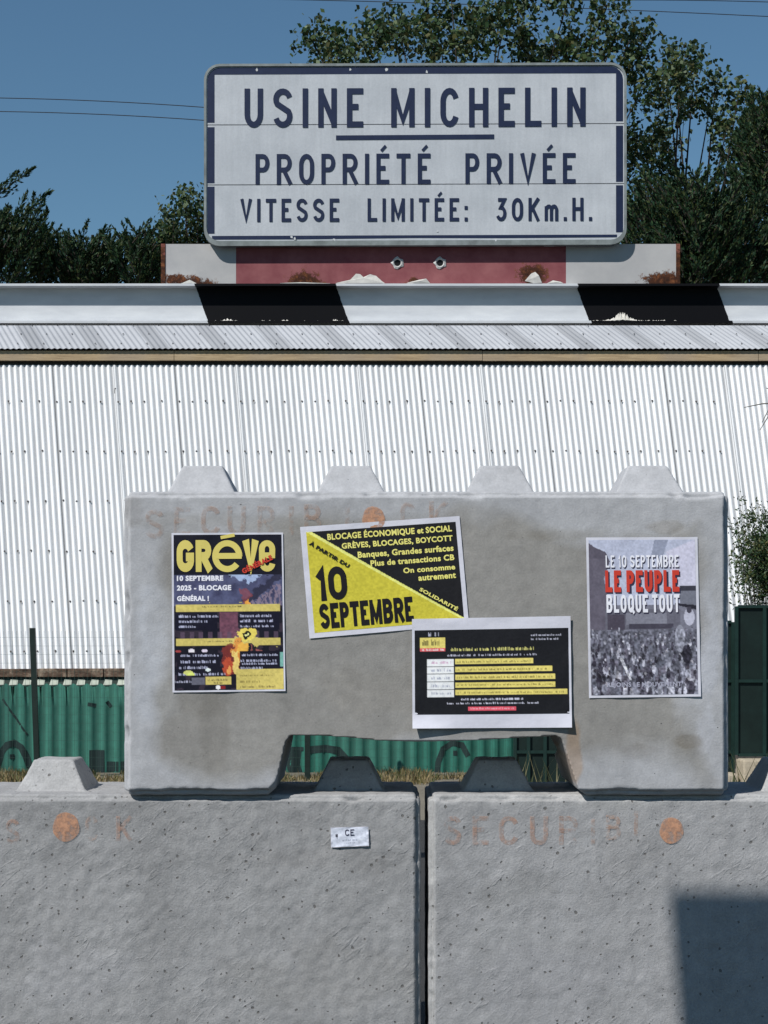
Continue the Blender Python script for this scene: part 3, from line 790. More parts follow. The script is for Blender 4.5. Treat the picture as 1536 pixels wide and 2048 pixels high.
for i in range(420):
    fy = r.random() ** .75; y = .57 + .43 * fy; s_ = .008 + .022 * fy * r.uniform(.6, 1.3); x = r.random()
    c_ = r.choice([(52, 44, 66), (66, 60, 84), (110, 112, 136), (128, 130, 152), (92, 84, 108), (40, 32, 54), (150, 150, 172), (84, 88, 110)])
    im.ell(x, y, s_ * r.uniform(.6, 1.1), s_ * r.uniform(.8, 2.0), alb(*c_), .85)
    if r.random() < .4: im.ell(x, y - s_ * 1.5, s_ * .5, s_ * .5, alb(*r.choice([(60, 50, 66), (140, 135, 150), (45, 35, 50)])), .9)
im.ell(.93, .50, .05, .055, alb(150, 150, 176), .9); im.ell(.93, .455, .025, .022, alb(60, 55, 78)); im.ell(.84, .64, .05, .09, alb(118, 120, 142), .9); im.ell(.90, .74, .045, .06, alb(42, 36, 58), .9)
im.poly([(.27, .76), (.30, .76), (.38, .90), (.36, .90)], alb(165, 165, 190), .9)
g_ = im.a.mean(2, keepdims=True); im.a = (g_ * .5 + im.a * .5); im.a = np.clip(im.a * (1.0 + .5 * (im.a.mean(2, keepdims=True) / .16 - 1) * .35), 0.01, .7)
for cc_, sd_ in ((4, 31), (2, 32)): im.a = np.where((im.yy > .58)[..., None], im.a * (0.45 + 1.1 * smooth_rand(214, 150, cc_, sd_))[..., None], im.a)
p4.image(im, .022, .016, .975, .984)
p4.sp = (.16, .30, 1.0)
sh = dict(layer=2)
p4.text('LE 10 SEPTEMBRE', .178, .120, .832, .196, M['ink_navy'], stroke=.17, layer=2); p4.text('LE 10 SEPTEMBRE', .172, .112, .826, .188, M['ink_white'], stroke=.16, layer=3)
p4.text('LE PEUPLE', .175, .216, .838, .352, M['ink_navy'], stroke=.24, layer=2); p4.sp = (.13, .28, 1.15); p4.text('LE PEUPLE', .165, .206, .828, .342, M['ink_red'], stroke=.23, layer=3)
p4.sp = (.15, .25, 1.05); p4.text('BLOQUE TOUT', .178, .365, .832, .478, M['ink_navy'], stroke=.2, layer=2); p4.text('BLOQUE TOUT', .172, .358, .826, .470, M['ink_white'], stroke=.19, layer=3)
p4.text('REJOINS LE MOUVEMENT', .165, .905, .83, .942, M['ink_grey'], bold=.03, layer=2)

# --- sticker with CE mark on the lower left block
st = Poster([(661, 1655), (737, 1653), (738, 1692), (662, 1695)], 'small white sticker with a conformity mark, on the lower left block', Yf=LY - 0.006)
st.root.name = 'sticker'; st.root['category'] = 'sticker'
im = Img(60, 32, alb(196, 200, 212)); im.put(smooth_rand(32, 60, 4, 9) * .5, alb(165, 170, 182))
im.lines(.30, .75, .62, .10, alb(120, 125, 140), 3, .8, (.03, .1)); im.lines(.35, .65, .78, .07, alb(130, 135, 150), 4, .8)
im.ell(.15, .42, .04, .09, alb(60, 60, 70)); im.rect(.145, .3, .16, .58, alb(60, 60, 70))
st.image(im, .02, .03, .98, .97)
st.sp = (.22, .3, 1.9); st.text('CE', .38, .12, .62, .44, M['ink_navy'], stroke=.17, layer=3)

# ------------------------------------------------------------------ gantry, plate and name sign
GY = 10.70; GS = F / GY
def gx(px, Y=GY): return (px - HX) / F * Y
def gz(py, Y=GY): return CZ + (HY - py) / F * Y
t = NT('white_paint_with_black_hazard_bands'); c = t.coord(); xyz = t.n('SeparateXYZ'); t.l(c, xyz.inputs[0])
nb = t.noise(c, 24, 4, 0.7)
# bands lean: x shifts right going down
zmid = 0.0
u = t.math('ADD', xyz.outputs[0], t.math('MULTIPLY', xyz.outputs[2], 0.36))
u = t.math('ADD', u, t.math('MULTIPLY', t.math('SUBTRACT', nb, 0.5), 0.012))
PER = 767 / GS
off = gx(390) + gz(572) * 0.36
u = t.math('DIVIDE', t.math('SUBTRACT', u, off - 8 * PER), PER)
fr = t.math('FRACT', u)
mask = t.math('LESS_THAN', fr, 283 / 767)
dirt = t.noise(t.coord(scale=(1, 1, 4)), 4, 5, 0.6)
wc = t.ramp(dirt, [(0.3, (0.50, 0.52, 0.55)), (0.7, (0.62, 0.64, 0.66))])
cl = t.mix(mask, wc, (0.0035, 0.0035, 0.005))
M['hazard'] = t.done(cl, 0.6, None, 0, 0.12)
gantry = empty('height_limit_gantry', (0, GY + .06, 0), 'white steel height gantry with black slanted bands crossing the whole view', 'gantry')
Yf, Yw, Yb = GY, GY + 0.075, GY + 0.155
zt, zb = gz(567), gz(646)
mb = MB()
mb.box(-4.2, 4.2, Yf, Yb, zt - .014, zt); mb.box(-4.2, 4.2, Yf, Yw + .008, zb, zb + .0145)
mb.box(-4.2, 4.2, Yw, Yw + .009, zb + .0145, zt - .0145)
gm = link('crossbeam', mb.mesh('beam'), M['hazard'])     # kept in world axes so the band offsets hold
gm.parent = gantry; gm.matrix_parent_inverse = __import__('mathutils').Matrix.Translation(-gantry.location)
for sx in (-1, 1):
    mb = MB(); mb.box(sx * 4.28 - .075, sx * 4.28 + .075, Yf + .002, Yb - .002, 0, zt + .0)
    mb.box(sx * 4.28 - .15, sx * 4.28 + .15, Yf - .07, Yb + .07, 0.004, .02)
    mb.build('post', simple('white_post_paint', (.55, .56, .58), .6), gantry, bevel=.004)
# crumbs of plaster on the lower flange
def crumbs(name, items, seed, label):
    mb = MB(); r = random.Random(seed)
    for (px, py, rad, n, hh) in items:
        for i in range(n):
            q = r.gauss(0, 1); x = gx(px + q * rad)
            hgt = hh * math.exp(-q * q * 2.2) * r.uniform(.5, 1.1) + .006
            y = GY + .012 + r.random() * .03; s_ = r.uniform(.006, .014)
            z0 = zb + .0142
            top = (x + r.uniform(-.008, .008), y, z0 + hgt)
            ring = [(x + s_ * math.cos(a) * 1.3, y + s_ * math.sin(a), z0 + .0003 + r.uniform(0, .2) * hgt) for a in (0.2, 1.5, 2.8, 4.1, 5.3)]
            mb.add(ring + [top], [(k, (k + 1) % 5, 5) for k in range(5)])
    o = recenter(mb.build(name, simple('pale_plaster', (.62, .60, .55), .9, .15, 30)))
    tag(o, label, 'debris', kind='stuff')
crumbs('plaster_crumbs', [(1245, 640, 26, 120, .048), (1320, 640, 22, 14, .004)], 3, 'pile of pale crumbs on the lower lip of the beam, right black band')
crumbs('plaster_crumbs', [(455, 640, 12, 16, .012), (560, 640, 50, 14, .003), (670, 640, 6, 8, .012)], 5, 'scattered pale crumbs on the lower lip of the beam, left black band')

# white and red plate standing on the beam
PY = GY + 0.080
plate = empty('marker_plate', (0, PY, zt), 'rusty white steel plate with a dull red middle, below the big sign', 'plate')
x0, x1, z0, z1 = gx(331, PY), gx(1352, PY), zt + .0, gz(488, PY)
def loc(px, py): return (gx(px, PY), gz(py, PY) - zt)
rp = [(*loc(610, 568), .16), (*loc(1065, 550), .14), (*loc(385, 572), .20), (*loc(1330, 565), .22), (*loc(830, 566), .07), (*loc(350, 560), .12)]
Mw = rusty('rusty_white_paint', [(0.3, (0.36, 0.36, 0.365)), (0.7, (0.44, 0.435, 0.43))], rp[2:4] + rp[5:], .45)
Mr = rusty('rusty_red_paint', [(0.3, (0.17, 0.045, 0.055)), (0.7, (0.27, 0.10, 0.105))], rp[:2] + rp[4:5], .75)
xa, xb = gx(472, PY), gx(1132, PY)
mb = MB(); mb.box(x0, xa, PY, PY + .05, z0, z1); mb.build('white_end', Mw, plate)
mb = MB(); mb.box(xb, x1, PY, PY + .05, z0, z1); mb.build('white_end', Mw, plate)
mb = MB(); mb.box(xa, xb, PY + .0005, PY + .05, z0, z1 - .001); mb.build('red_centre', Mr, plate)
Mrust = rusty('rusted_end', [(0.3, (0.16, 0.05, 0.04)), (0.7, (0.26, 0.10, 0.07))], [(gx(327, PY), .05, .3), (gx(1356, PY), .05, .3)])
for a, b in ((gx(322, PY), x0 - .0005), (x1 + .0005, gx(1360, PY))):
    mb = MB(); mb.box(a, b, PY - .004, PY + .052, z0, z1 + .001); mb.build('end_flange', Mrust, plate)
for px in (795, 880):
    q = W(px, 526, PY); mb = MB()
    n = 12; vs = []; fs = []
    for k in range(n):
        a = 2 * math.pi * k / n; rr = .036 + .006 * math.sin(k * 2.4)
        vs += [(q.x + rr * math.cos(a), PY - .003, q.z + rr * math.sin(a)), (q.x + .026 * math.cos(a), PY - .008, q.z + .026 * math.sin(a)), (q.x + .020 * math.cos(a), PY - .0025, q.z + .020 * math.sin(a))]
    for k in range(n):
        b = 3 * k; c_ = 3 * ((k + 1) % n); fs += [(b, c_, c_ + 1, b + 1), (b + 1, c_ + 1, c_ + 2, b + 2)]
    mb.add(vs, fs); o = mb.build('torn_hole_rim', simple('bare_metal', (.45, .45, .44), .5), plate)
    mb = MB(); mb.add([(q.x + .021 * math.cos(a), PY - .0015, q.z + .021 * math.sin(a)) for a in np.linspace(0, 6.283, 13)[:-1]], [tuple(range(12))])
    mb.build('hole', flat('hole_black', (8, 8, 10)), plate)
# peeled paint flakes along the bottom
def flake(pts, seed, lift=.012):
    r = random.Random(seed); mb = MB()
    P = [W(a, b, PY) for a, b in pts]; cen = sum(P, Vector()) / len(P)
    vs = [(p.x + r.uniform(-.002, .002), PY - .004 - r.uniform(0, lift), p.z) for p in P] + [(cen.x, PY - .005 - lift, cen.z)]
    n = len(P); mb.add(vs, [(i, (i + 1) % n, n) for i in range(n)])
    mb.add([(v[0], PY - .002, v[2]) for v in vs], [(i, n, (i + 1) % n) for i in range(n)])
    mb.build('peeling_paint', simple('flaked_white', (.50, .49, .46), .8, .2, 20), plate)
flake([(672, 567), (700, 560), (712, 548), (720, 549), (724, 556), (740, 549), (752, 552), (765, 564), (770, 567)], 1)
flake([(812, 567), (838, 560), (852, 558), (860, 567)], 2)
flake([(1050, 562), (1062, 548), (1070, 544), (1078, 552), (1084, 566), (1066, 567)], 3)
flake([(1094, 567), (1106, 561), (1122, 564), (1126, 567)], 4, .006)
flake([(660, 567), (600, 565), (560, 566.5), (560, 568), (660, 568.5)], 5, .004)
flake([(362, 568), (380, 560), (392, 566), (396, 571)], 8, .006)

# the big name sign, three planks
SY = GY + 0.022
sign = empty('place_sign', (gx(830, SY), SY + .02, gz(490, SY)), 'large white sign with navy border and navy French capital letters', 'sign')
def rr_poly(l, r_, t_, b, rad, corners):
    """rounded polygon in photo px, clockwise from top-left; corners = radius flags tl, tr, br, bl"""
    out = []
    def c(cx, cy, a0, flag, x, y):
        if flag:
            for k in range(7):
                a = math.radians(a0 + 90 * k / 6); out.append((cx + rad * math.cos(a), cy - rad * math.sin(a)))
        else: out.append((x, y))
    c(r_ - rad, t_ + rad, 0, corners[1], r_, t_); c(l + rad, t_ + rad, 90, corners[0], l, t_)
    c(l + rad, b - rad, 180, corners[3], l, b); c(r_ - rad, b - rad, 270, corners[2], r_, b)
    return out
def skew(x, y): return (x, y + (830 - x) * 0.0035)
def sprism(mb, poly, ya, yb): mb.prism([(gx(skew(*p)[0], SY), gz(skew(*p)[1], SY)) for p in poly], ya, yb)
rows = [(133, 247.6, (1, 1, 0, 0)), (249.4, 367.6, (0, 0, 0, 0)), (369.4, 483, (0, 0, 1, 1))]
for a, b, cc in rows:
    mb = MB(); sprism(mb, rr_poly(412.5, 1248.5, a, b, 26, cc), SY, SY + .03); mb.build('plank', M['sign_white'], sign)
# rim: a folded metal edge round the board
def ring(mb, o, i, ya, yb, ro, ri):
    A = rr_poly(*o, ro, (1, 1, 1, 1)); B = rr_poly(*i, ri, (1, 1, 1, 1)); n = len(A)
    g = lambda p, y: (gx(skew(*p)[0], SY), y, gz(skew(*p)[1], SY))
    vs = [g(p, ya) for p in A] + [g(p, ya) for p in B] + [g(p, yb) for p in A] + [g(p, yb) for p in B]
    fs = []
    for k in range(n):
        q = (k + 1) % n
        fs += [(k, q, n + q, n + k), (k, 2 * n + k, 2 * n + q, q), (n + k, n + q, 3 * n + q, 3 * n + k)]
    mb.add(vs, fs)
mb = MB(); ring(mb, (408, 1253, 127, 491), (413, 1248, 132, 481), SY - .008, SY + .034, 32, 27); mb.build('rim', M['sign_rim'], sign)
# navy border band: separate lengths, broken at the plank joints
def band(poly, lay=1):
    mb = MB(); sprism(mb, poly, SY - .0012 * lay, SY - .0002); mb.build('border_band', M['sign_navy'], sign)
def corner_band(l, r_, t_, b, wd, top):
    pass
def lband(pts): band(pts[::-1])
tl = [(415, 244), (415, 160)] + [(441 - 26 * math.cos(math.radians(a)), 160 - 26 * math.sin(math.radians(a))) for a in (20, 40, 60, 80)] + [(446, 134), (830, 133.6), (1215, 134)] + \
     [(1220 + 26 * math.sin(math.radians(a)), 160 - 26 * math.cos(math.radians(a))) for a in (10, 30, 50, 70)] + [(1246, 160), (1246, 244), (1232, 244), (1232, 148), (830, 147.5), (429, 148), (429, 244)]
band(tl)
for xa_, xb_ in ((415, 429), (1232, 1246)): band([(xa_, 365), (xa_, 253), (xb_, 253), (xb_, 365)])
for xa_, xb_, s_ in ((415, 429, -1), (1232, 1246, 1)):
    band([(xa_, 466), (xa_, 372), (xb_, 372), (xb_, 466)])
band([(424, 478), (424, 470.5), (1234, 470.5), (1234, 476), (1000, 477), (830, 476), (600, 478)])
# lettering
def sign_text(s, px0, px1, base, cap, wt, spacing, space, ws=1.0, lab=None):
    ch = []
    v, f, l, wd = stroke_text(s, cap, wt, spacing, space, ws, chars=ch)
    k = (px1 - px0) / wd
    P = [skew(px0 + a[0] * k, base - a[1]) for a in v]
    v0 = f0 = 0
    for v1, f1 in ch:
        me = bpy.data.meshes.new('letter')
        me.from_pydata([W(x, y, SY - .0025 - q * .0003) for (x, y), q in zip(P[v0:v1], l[v0:v1])], [], [tuple(i - v0 for i in q) for q in f[f0:f1]]); me.update()
        sm = link('letter', me, M['sign_navy'], sign)
        md = sm.modifiers.new('thick', 'SOLIDIFY'); md.thickness = 0.002; md.offset = 0
        v0, f0 = v1, f1
sign_text('USINE MICHELIN', 489, 1171, 254, 78, .150, .29, .50, 1.0, 'top line of tall navy letters')
sign_text('PROPRIÉTÉ PRIVÉE', 511, 1151, 368, 61, .146, .27, 1.0, 1.0, 'middle line of navy letters')
sign_text('VITESSE LIMITÉE: 30Km.H.', 481, 1184, 442.5, 46, .152, .27, 1.12, 1.0, 'small bottom line of navy letters')
mb = MB(); sprism(mb, [(988, 278.5), (988, 269.5), (672, 270.5), (672, 279.5)], SY - .003, SY - .0005); mb.build('underline_bar', M['sign_navy'], sign)
for px in (560, 830, 1100):
    mb = MB(); mb.box(gx(px, SY) - .03, gx(px, SY) + .03, SY + .0305, PY - .001, gz(489, SY), gz(200, SY)); mb.build('support_rail', M['galv'], sign)
# small chips on the border
for i, (px, py) in enumerate([(583, 474), (590, 478), (668, 480), (514, 140), (700, 140), (773, 139), (853, 144), (875, 463), (991, 480)]):
    mb = MB(); q = W(px, py, SY); r = random.Random(i)
    mb.prism([(q.x + r.uniform(.004, .012) * math.cos(a), q.z + r.uniform(.004, .014) * math.sin(a)) for a in (5.5, 4.2, 2.9, 1.6, .3)][::-1], SY - .009 if py > 476 else SY - .0025, SY - .001)
    mb.build('paint_chip', simple('chip_white', (.5, .52, .53), .7), sign)

# ------------------------------------------------------------------ warehouse
WY = 23.4; TL = 0.162; SK = -0.095
wh = empty('warehouse', (0, WY, 0), 'long white corrugated metal warehouse filling the background', 'warehouse')
t = NT('white_corrugated_steel'); c = t.coord(); a = t.n('VertexColor'); a.layer_name = 'tint'
d1 = t.noise(t.coord(scale=(5, 1, .35)), 2.2, 4, .6); d2 = t.noise(c, 1.2, 5, .6)
cl = t.mix(1.0, a.outputs[0], t.ramp(d1, [(0.3, .93), (0.7, 1.05)]), 'MULTIPLY')
cl = t.mix(1.0, cl, t.ramp(d2, [(0.3, .95), (0.7, 1.04)]), 'MULTIPLY')
d3 = t.noise(t.coord(scale=(9, 1, .5)), 3.5, 6, .75); d4 = t.noise(c, 30, 4, .7)
cl = t.mix(t.math('MULTIPLY', t.ramp(d3, [(0.60, 0.0), (0.74, 0.55)]), t.ramp(d4, [(.4, .3), (.6, 1.0)])), cl, (.46, .42, .36))
M['wsheet'] = t.done(cl, 0.6, None, 0, 0.2)
ZT, ZB = 5.245, 1.27
SW = 0.8025; PIT = SW / 10.5
def wall_pt(x, z, off=0):
    return (x + SK * (z - ZT), WY + TL * (z - ZT) - off, z)
x_first = gx(104, WY) - 11 * SW
for k in range(24):
    xs = x_first + k * SW; r = random.Random(k)
    nseg = 10 * 11 + 3; base = r.uniform(.78, .85); V = []; C = []
    zs = [ZT, 4.72, 4.06, 3.4, 2.74, 2.08, 1.62, ZB]
    for z in zs:
        for i in range(nseg + 1):
            x = xs + i * PIT / 10
            ph = (x - x_first) / PIT * 2 * math.pi
            amp = .0115 * math.copysign(abs(math.sin(ph)) ** .8, math.sin(ph))
            over = .004 * (1 if i < 6 else 0) + r.uniform(0, .001) + (k % 2) * .002
            V.append(wall_pt(x, z - (r.uniform(0, .03) if z == ZB else 0), amp + over + .012))
            g = base * (0.50 + .50 * min(1, max(0, (math.sin(ph) + 1) / .75))) * (.45 if i < 2 and k % 5 else 1)      # rib shading painted into the valleys; dark seam edge
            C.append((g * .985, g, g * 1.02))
    n = nseg + 1
    Fq = [(j * n + i, (j + 1) * n + i, (j + 1) * n + i + 1, j * n + i + 1) for j in range(len(zs) - 1) for i in range(nseg)]
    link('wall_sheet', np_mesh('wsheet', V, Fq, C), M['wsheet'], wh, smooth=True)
# screws: rows of dark washers
mb = MB()
pat = [0, 26, 52, 87]
for row, py in enumerate((803, 902.5, 1002, 1102, 1202, 1302)):
    z = gz(py, WY - TL * (py - 728) / 152)
    for k in range(22):
        for q in pat:
            x = x_first + SW * (k + q / 122 + .02) + PIT * .25
            X, Y, Z = wall_pt(x, z + random.uniform(-.008, .008), .026)
            r_ = .0135
            mb.add([(X + r_ * math.cos(a_), Y, Z + r_ * math.sin(a_)) for a_ in (0, 1.05, 2.1, 3.14, 4.2, 5.25)] + [(X, Y - .014, Z)], [(i, (i + 1) % 6, 6) for i in range(6)])
            if random.random() < .75:   # rust run below the washer
                mb.add([(X - .006, Y + .004, Z), (X + .006, Y + .004, Z), (X + .004, Y + .003, Z - random.uniform(.02, .06))], [(0, 2, 1)])
o = mb.build('screw_rows', simple('dark_washers', (.10, .09, .085), .7, .4, 3), wh, kind='stuff')
# slots
for (px, py) in ((231, 782), (115, 891)):
    mb = MB(); q = W(px, py, WY - .05); mb.box(q.x - .01, q.x + .01, q.y - .03, q.y + .01, q.z - .035, q.z + .035); mb.build('slot', simple('slot_dark', (.03, .03, .03)), wh)
# core behind the sheets
mb = MB()
P = [(-10.5, WY + TL * (ZB - .6 - ZT) + .03, ZB - 1.5)]
xw0, xw1 = -11, 11
def yy_(z): return WY + TL * (z - ZT) + .02
mb.add([(xw0, yy_(0), 0), (xw1, yy_(0), 0), (xw1, yy_(5.3), 5.3), (xw0, yy_(5.3), 5.3), (xw0, WY + 9, 0), (xw1, WY + 9, 0), (xw1, WY + 9, 5.3), (xw0, WY + 9, 5.3)],
       [(0, 1, 2, 3), (4, 7, 6, 5), (0, 3, 7, 4), (1, 5, 6, 2), (3, 2, 6, 7)])
mb.build('wall_core', simple('dark_wall_core', (.06, .055, .05), .9), wh)
# eave board, dark gap, roof
def tim():
    t = NT('weathered_timber'); n = t.noise(t.coord(scale=(.5, 1, 9)), 6, 5, .7); n2 = t.noise(t.coord(), 1.1, 2)
    cl = t.ramp(n, [(.3, (.26, .185, .11)), (.7, (.47, .36, .22))])
    return t.done(t.mix(t.ramp(n2, [(.45, 0.), (.6, .45)]), cl, (.30, .25, .20)), .85, t.bump(n, .5, .004))
M['timber'] = tim()
zf0, zf1 = gz(723, WY), gz(703.5, WY)
r = random.Random(5); xs = -10.8
while xs < 10.8:
    ln = r.uniform(3.6, 4.2); mb = MB(); dz = r.uniform(-.004, .004)
    mb.box(xs, xs + ln - .006, WY - .065, WY - .02, zf0 + dz, zf1 + dz); mb.build('eave_board', M['timber'], wh, bevel=.003); xs += ln
RT = 0.62; RSK = -0.477
ze = gz(699, WY - .11); Ye = WY - .11
t = NT('grey_roof_steel'); a = t.n('VertexColor'); a.layer_name = 'tint'; n = t.noise(t.coord(), 1.6, 5, .7)
M['rsheet'] = t.done(t.mix(1.0, a.outputs[0], t.ramp(n, [(.3, .92), (.7, 1.06)]), 'MULTIPLY'), .5, None, 0.0, .35)
for k in range(27):
    xs = -10.3 + k * SW; V = []; C = []; r = random.Random(k + 50); nseg = 84 + 4
    b = r.uniform(.37, .41)
    for u in (0, .25, .5, .75, 1.0, 1.3, 1.6):
        for i in range(nseg + 1):
            x = xs + i * PIT / 8; ph = (x + 20) / PIT * 2 * math.pi
            h_ = .0055 * math.sin(ph) + (.003 if i > nseg - 5 else 0) + (k % 2) * .002
            V.append((x + RSK * u, Ye + u - h_ * .5, ze + RT * u + h_ + .01))
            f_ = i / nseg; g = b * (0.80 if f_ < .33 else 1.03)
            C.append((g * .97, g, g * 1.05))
    n_ = nseg + 1
    Fq = [(j * n_ + i, j * n_ + i + 1, (j + 1) * n_ + i + 1, (j + 1) * n_ + i) for j in range(6) for i in range(nseg)]
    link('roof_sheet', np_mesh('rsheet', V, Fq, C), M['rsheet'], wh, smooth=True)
mb = MB(); r = random.Random(8)
for row, u in enumerate((.12, .40, .66, .95)):
    for k in range(60):
        x = -10.2 + k * .34 + (row % 2) * .12; X, Y, Z = x + RSK * u, Ye + u, ze + RT * u + .024
        mb.add([(X + .013 * math.cos(a_), Y + .01 * math.sin(a_), Z + .01 * math.sin(a_)) for a_ in (0, 1.57, 3.14, 4.71)] + [(X, Y - .008, Z + .014)], [(i, (i + 1) % 4, 4) for i in range(4)])
mb.build('roof_screws', simple('roof_screw_grey', (.16, .16, .17), .6), wh, kind='stuff')
mb = MB(); mb.box(-10.8, 10.8, Ye + 1.5, WY + 9, 5.9, 6.3); mb.box(-10.8, 10.8, WY + .0, WY + 1.3, 5.301, 5.42)
mb.build('flat_roof', simple('roof_deck', (.2, .2, .2), .9), wh)
# plinth of brown brickwork under the sheets
def brick_mat():
    t = NT('rusty_brown_ledge'); c = t.coord(); n = t.noise(c, 9, 5, .75); n2 = t.noise(c, 2.0, 4, .6)
    cl = t.ramp(n, [(.32, (.035, .022, .016)), (.5, (.13, .085, .06)), (.66, (.30, .23, .17))])
    return t.done(cl, .95, t.bump(n, .8, .02))
M['plinth'] = brick_mat()
Yp = WY + TL * (ZB - ZT) - .09
zp0, zp1 = gz(1354, Yp), gz(1337, Yp)
r = random.Random(3); xs = -9.9
while xs < 10:
    ln = r.uniform(.32, .55); mb = MB(); mb.box(xs, xs + ln - .012, Yp - r.uniform(0, .015), Yp + .25, zp0, zp1 + r.uniform(-.006, .006)); mb.build('ledge_block', M['plinth'], wh, bevel=.006); xs += ln
mb = MB(); mb.box(-9.9, 10, Yp + .03, Yp + .24, 0, zp0 - .002); mb.build('plinth', simple('dark_render', (.05, .07, .06), .9, .2, 3), wh)  # coloured dark so the pale tabs stand out

# ------------------------------------------------------------------ green corrugated fence
GFY = 21.9; GSC = F / GFY; GP = 27 / GSC
gf = empty('corrugated_fence', (-3, GFY, 0), 'low green corrugated metal fence with dark graffiti, below the warehouse wall', 'fence')
def gwave(x): return   .015 * math.tanh(1.6 * math.sin(2 * math.pi * x / GP)) / .92
ztop = gz(1367, GFY)
t = NT('green_painted_sheet'); a = t.n('VertexColor'); a.layer_name = 'tint'; c = t.coord(); n = t.noise(c, 7, 5, .7); n2 = t.noise(t.coord(scale=(6, 1, 1)), 1.3, 4, .6)
cl = t.mix(1.0, a.outputs[0], t.ramp(n, [(.3, .86), (.7, 1.14)]), 'MULTIPLY'); cl = t.mix(1.0, cl, t.ramp(n2, [(.3, .9), (.7, 1.1)]), 'MULTIPLY')
M['green'] = t.done(cl, .5, t.bump(n, .4, .004), 0, .3)
xs = -8.6; k = 0; XE = gx(1040, GFY)
while xs < XE:
    sw = GP * 6; V = []; C = []; r = random.Random(k * 3 + 1); nseg = 72
    bc = r.choice([(.026, .135, .102), (.038, .150, .116), (.030, .118, .094)])
    sx = min(sw, XE - xs)
    for z in (ztop, ztop - .03, .8, .5, .2, -.02):
        for i in range(nseg + 1):
            x = xs + sx * i / nseg
            V.append((x, GFY - gwave(x) - (k % 2) * .003, z - (.022 * (1 - math.cos(2 * math.pi * x / GP)) if z == ztop else 0)))
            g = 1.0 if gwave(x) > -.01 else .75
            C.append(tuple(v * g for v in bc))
    Fq = [(j * 73 + i, (j + 1) * 73 + i, (j + 1) * 73 + i + 1, j * 73 + i + 1) for j in range(5) for i in range(nseg)]
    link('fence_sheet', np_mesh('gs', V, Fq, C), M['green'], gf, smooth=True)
    xs += sw; k += 1
mb = MB(); mb.box(-8.6, XE, GFY + .03, GFY + .07, ztop - .22, ztop - .16); mb.box(-8.6, XE, GFY + .03, GFY + .07, .2, .26); mb.build('rail', simple('rail_green', (.02, .06, .05)), gf)
# pale tabs along the top edge, seen between the waves
n_t = 0; x = -8.5; mbx = MB()
Mtab = simple('pale_tab', (.62, .66, .56), .8, .12, 9)
tab_me = None; X0 = math.floor(x / GP)
for k in range(80):
    cx = (X0 + k) * GP + GP * .5
    if cx > XE - .1: break
    r = random.Random(k)
    mb = MB(); w_ = GP * .33; mb.prism([(cx - w_, ztop - .02), (cx + w_ * .9, ztop - .014), (cx + w_, ztop + .042), (cx - w_ * .6, ztop + .048)], GFY + .032, GFY + .045)
    mb.build('edge_tab', Mtab, gf)
# graffiti
M['spray'] = worn_paint('dark_spray_paint', (.018, .032, .032), .05, .22, 12)
def spray(pts, wd):
    L, R = strip([(gx(a, GFY), gz(b, GFY)) for a, b in pts], wd / GSC); V = []; n = len(L); C = 5
    for i in range(n):
        for j in range(C + 1):
            q = L[i] * (1 - j / C) + R[i] * j / C; V.append((q[0], GFY - gwave(q[0]) - .007, q[1]))
    Fq = [(i * (C + 1) + j, (i + 1) * (C + 1) + j, (i + 1) * (C + 1) + j + 1, i * (C + 1) + j + 1) for i in range(n - 1) for j in range(C)]
    return V, Fq
def graf(list_, lab=None):
    V = []; Fq = []
    for pts, wd in list_:
        dense = [pts[0]]
        for a, b in zip(pts, pts[1:]):
            for i in range(1, 7): dense.append((a[0] + (b[0] - a[0]) * i / 6, a[1] + (b[1] - a[1]) * i / 6))
        v, f = spray(dense, wd); n0 = len(V); V += v; Fq += [tuple(i + n0 for i in q) for q in f]
    link('graffiti', np_mesh('graf', V, Fq), M['spray'], gf)
graf([(([(-6, 1535), (2, 1505), (14, 1490), (28, 1486), (42, 1494), (52, 1512), (60, 1535)]), 13), ([(20, 1513), (29, 1513)], 9)])
graf([([(194, 1500), (194, 1545)], 30), ([(208, 1533), (250, 1533)], 20)])
graf([([(176, 1408), (192, 1411)], 7)])
graf([([(214, 1403), (222, 1414)], 7)])
graf([([(572, 1497), (607, 1498)], 8), ([(590, 1498), (586, 1530), (594, 1552)], 26), ([(618, 1500), (650, 1497), (676, 1501), (692, 1518), (700, 1540)], 15)])
graf([([(874, 1552), (876, 1525), (886, 1498), (905, 1486), (924, 1490), (936, 1512)], 11), ([(906, 1506), (914, 1506)], 10)])
graf([([(5, 1398), (55, 1470)], 4)])

# ------------------------------------------------------------------ wire mesh fence in front
MY = 20.7; MSC = F / MY
mf = empty('wire_mesh_fence', (gx(65, MY), MY, 0), 'thin welded wire fence with dark green posts, before the green sheets', 'fence')
Mpost = simple('dark_green_post', (.006, .016, .013), .6, .3, 10)
Mwire = simple('grey_green_wire', (.03, .07, .055), .6, .2, 10)
zw1 = gz(1262, MY)
for px in (-485, 65, 615):
    lean = 10 / MSC if px == 65 else 0
    mb = MB(); x = gx(px, MY)
    mb.add([(x - .03 + lean * .0, MY - .03, gz(1256, MY)), (x + .03, MY - .03, gz(1256, MY)), (x + .03, MY + .03, gz(1256, MY)), (x - .03, MY + .03, gz(1256, MY)),
            (x - .03 + lean, MY - .03, 0), (x + .03 + lean, MY - .03, 0), (x + .03 + lean, MY + .03, 0), (x - .03 + lean, MY + .03, 0)],
           [(0, 1, 2, 3), (7, 6, 5, 4), (0, 4, 5, 1), (1, 5, 6, 2), (2, 6, 7, 3), (3, 7, 4, 0)])
    mb.build('post', Mpost, mf)
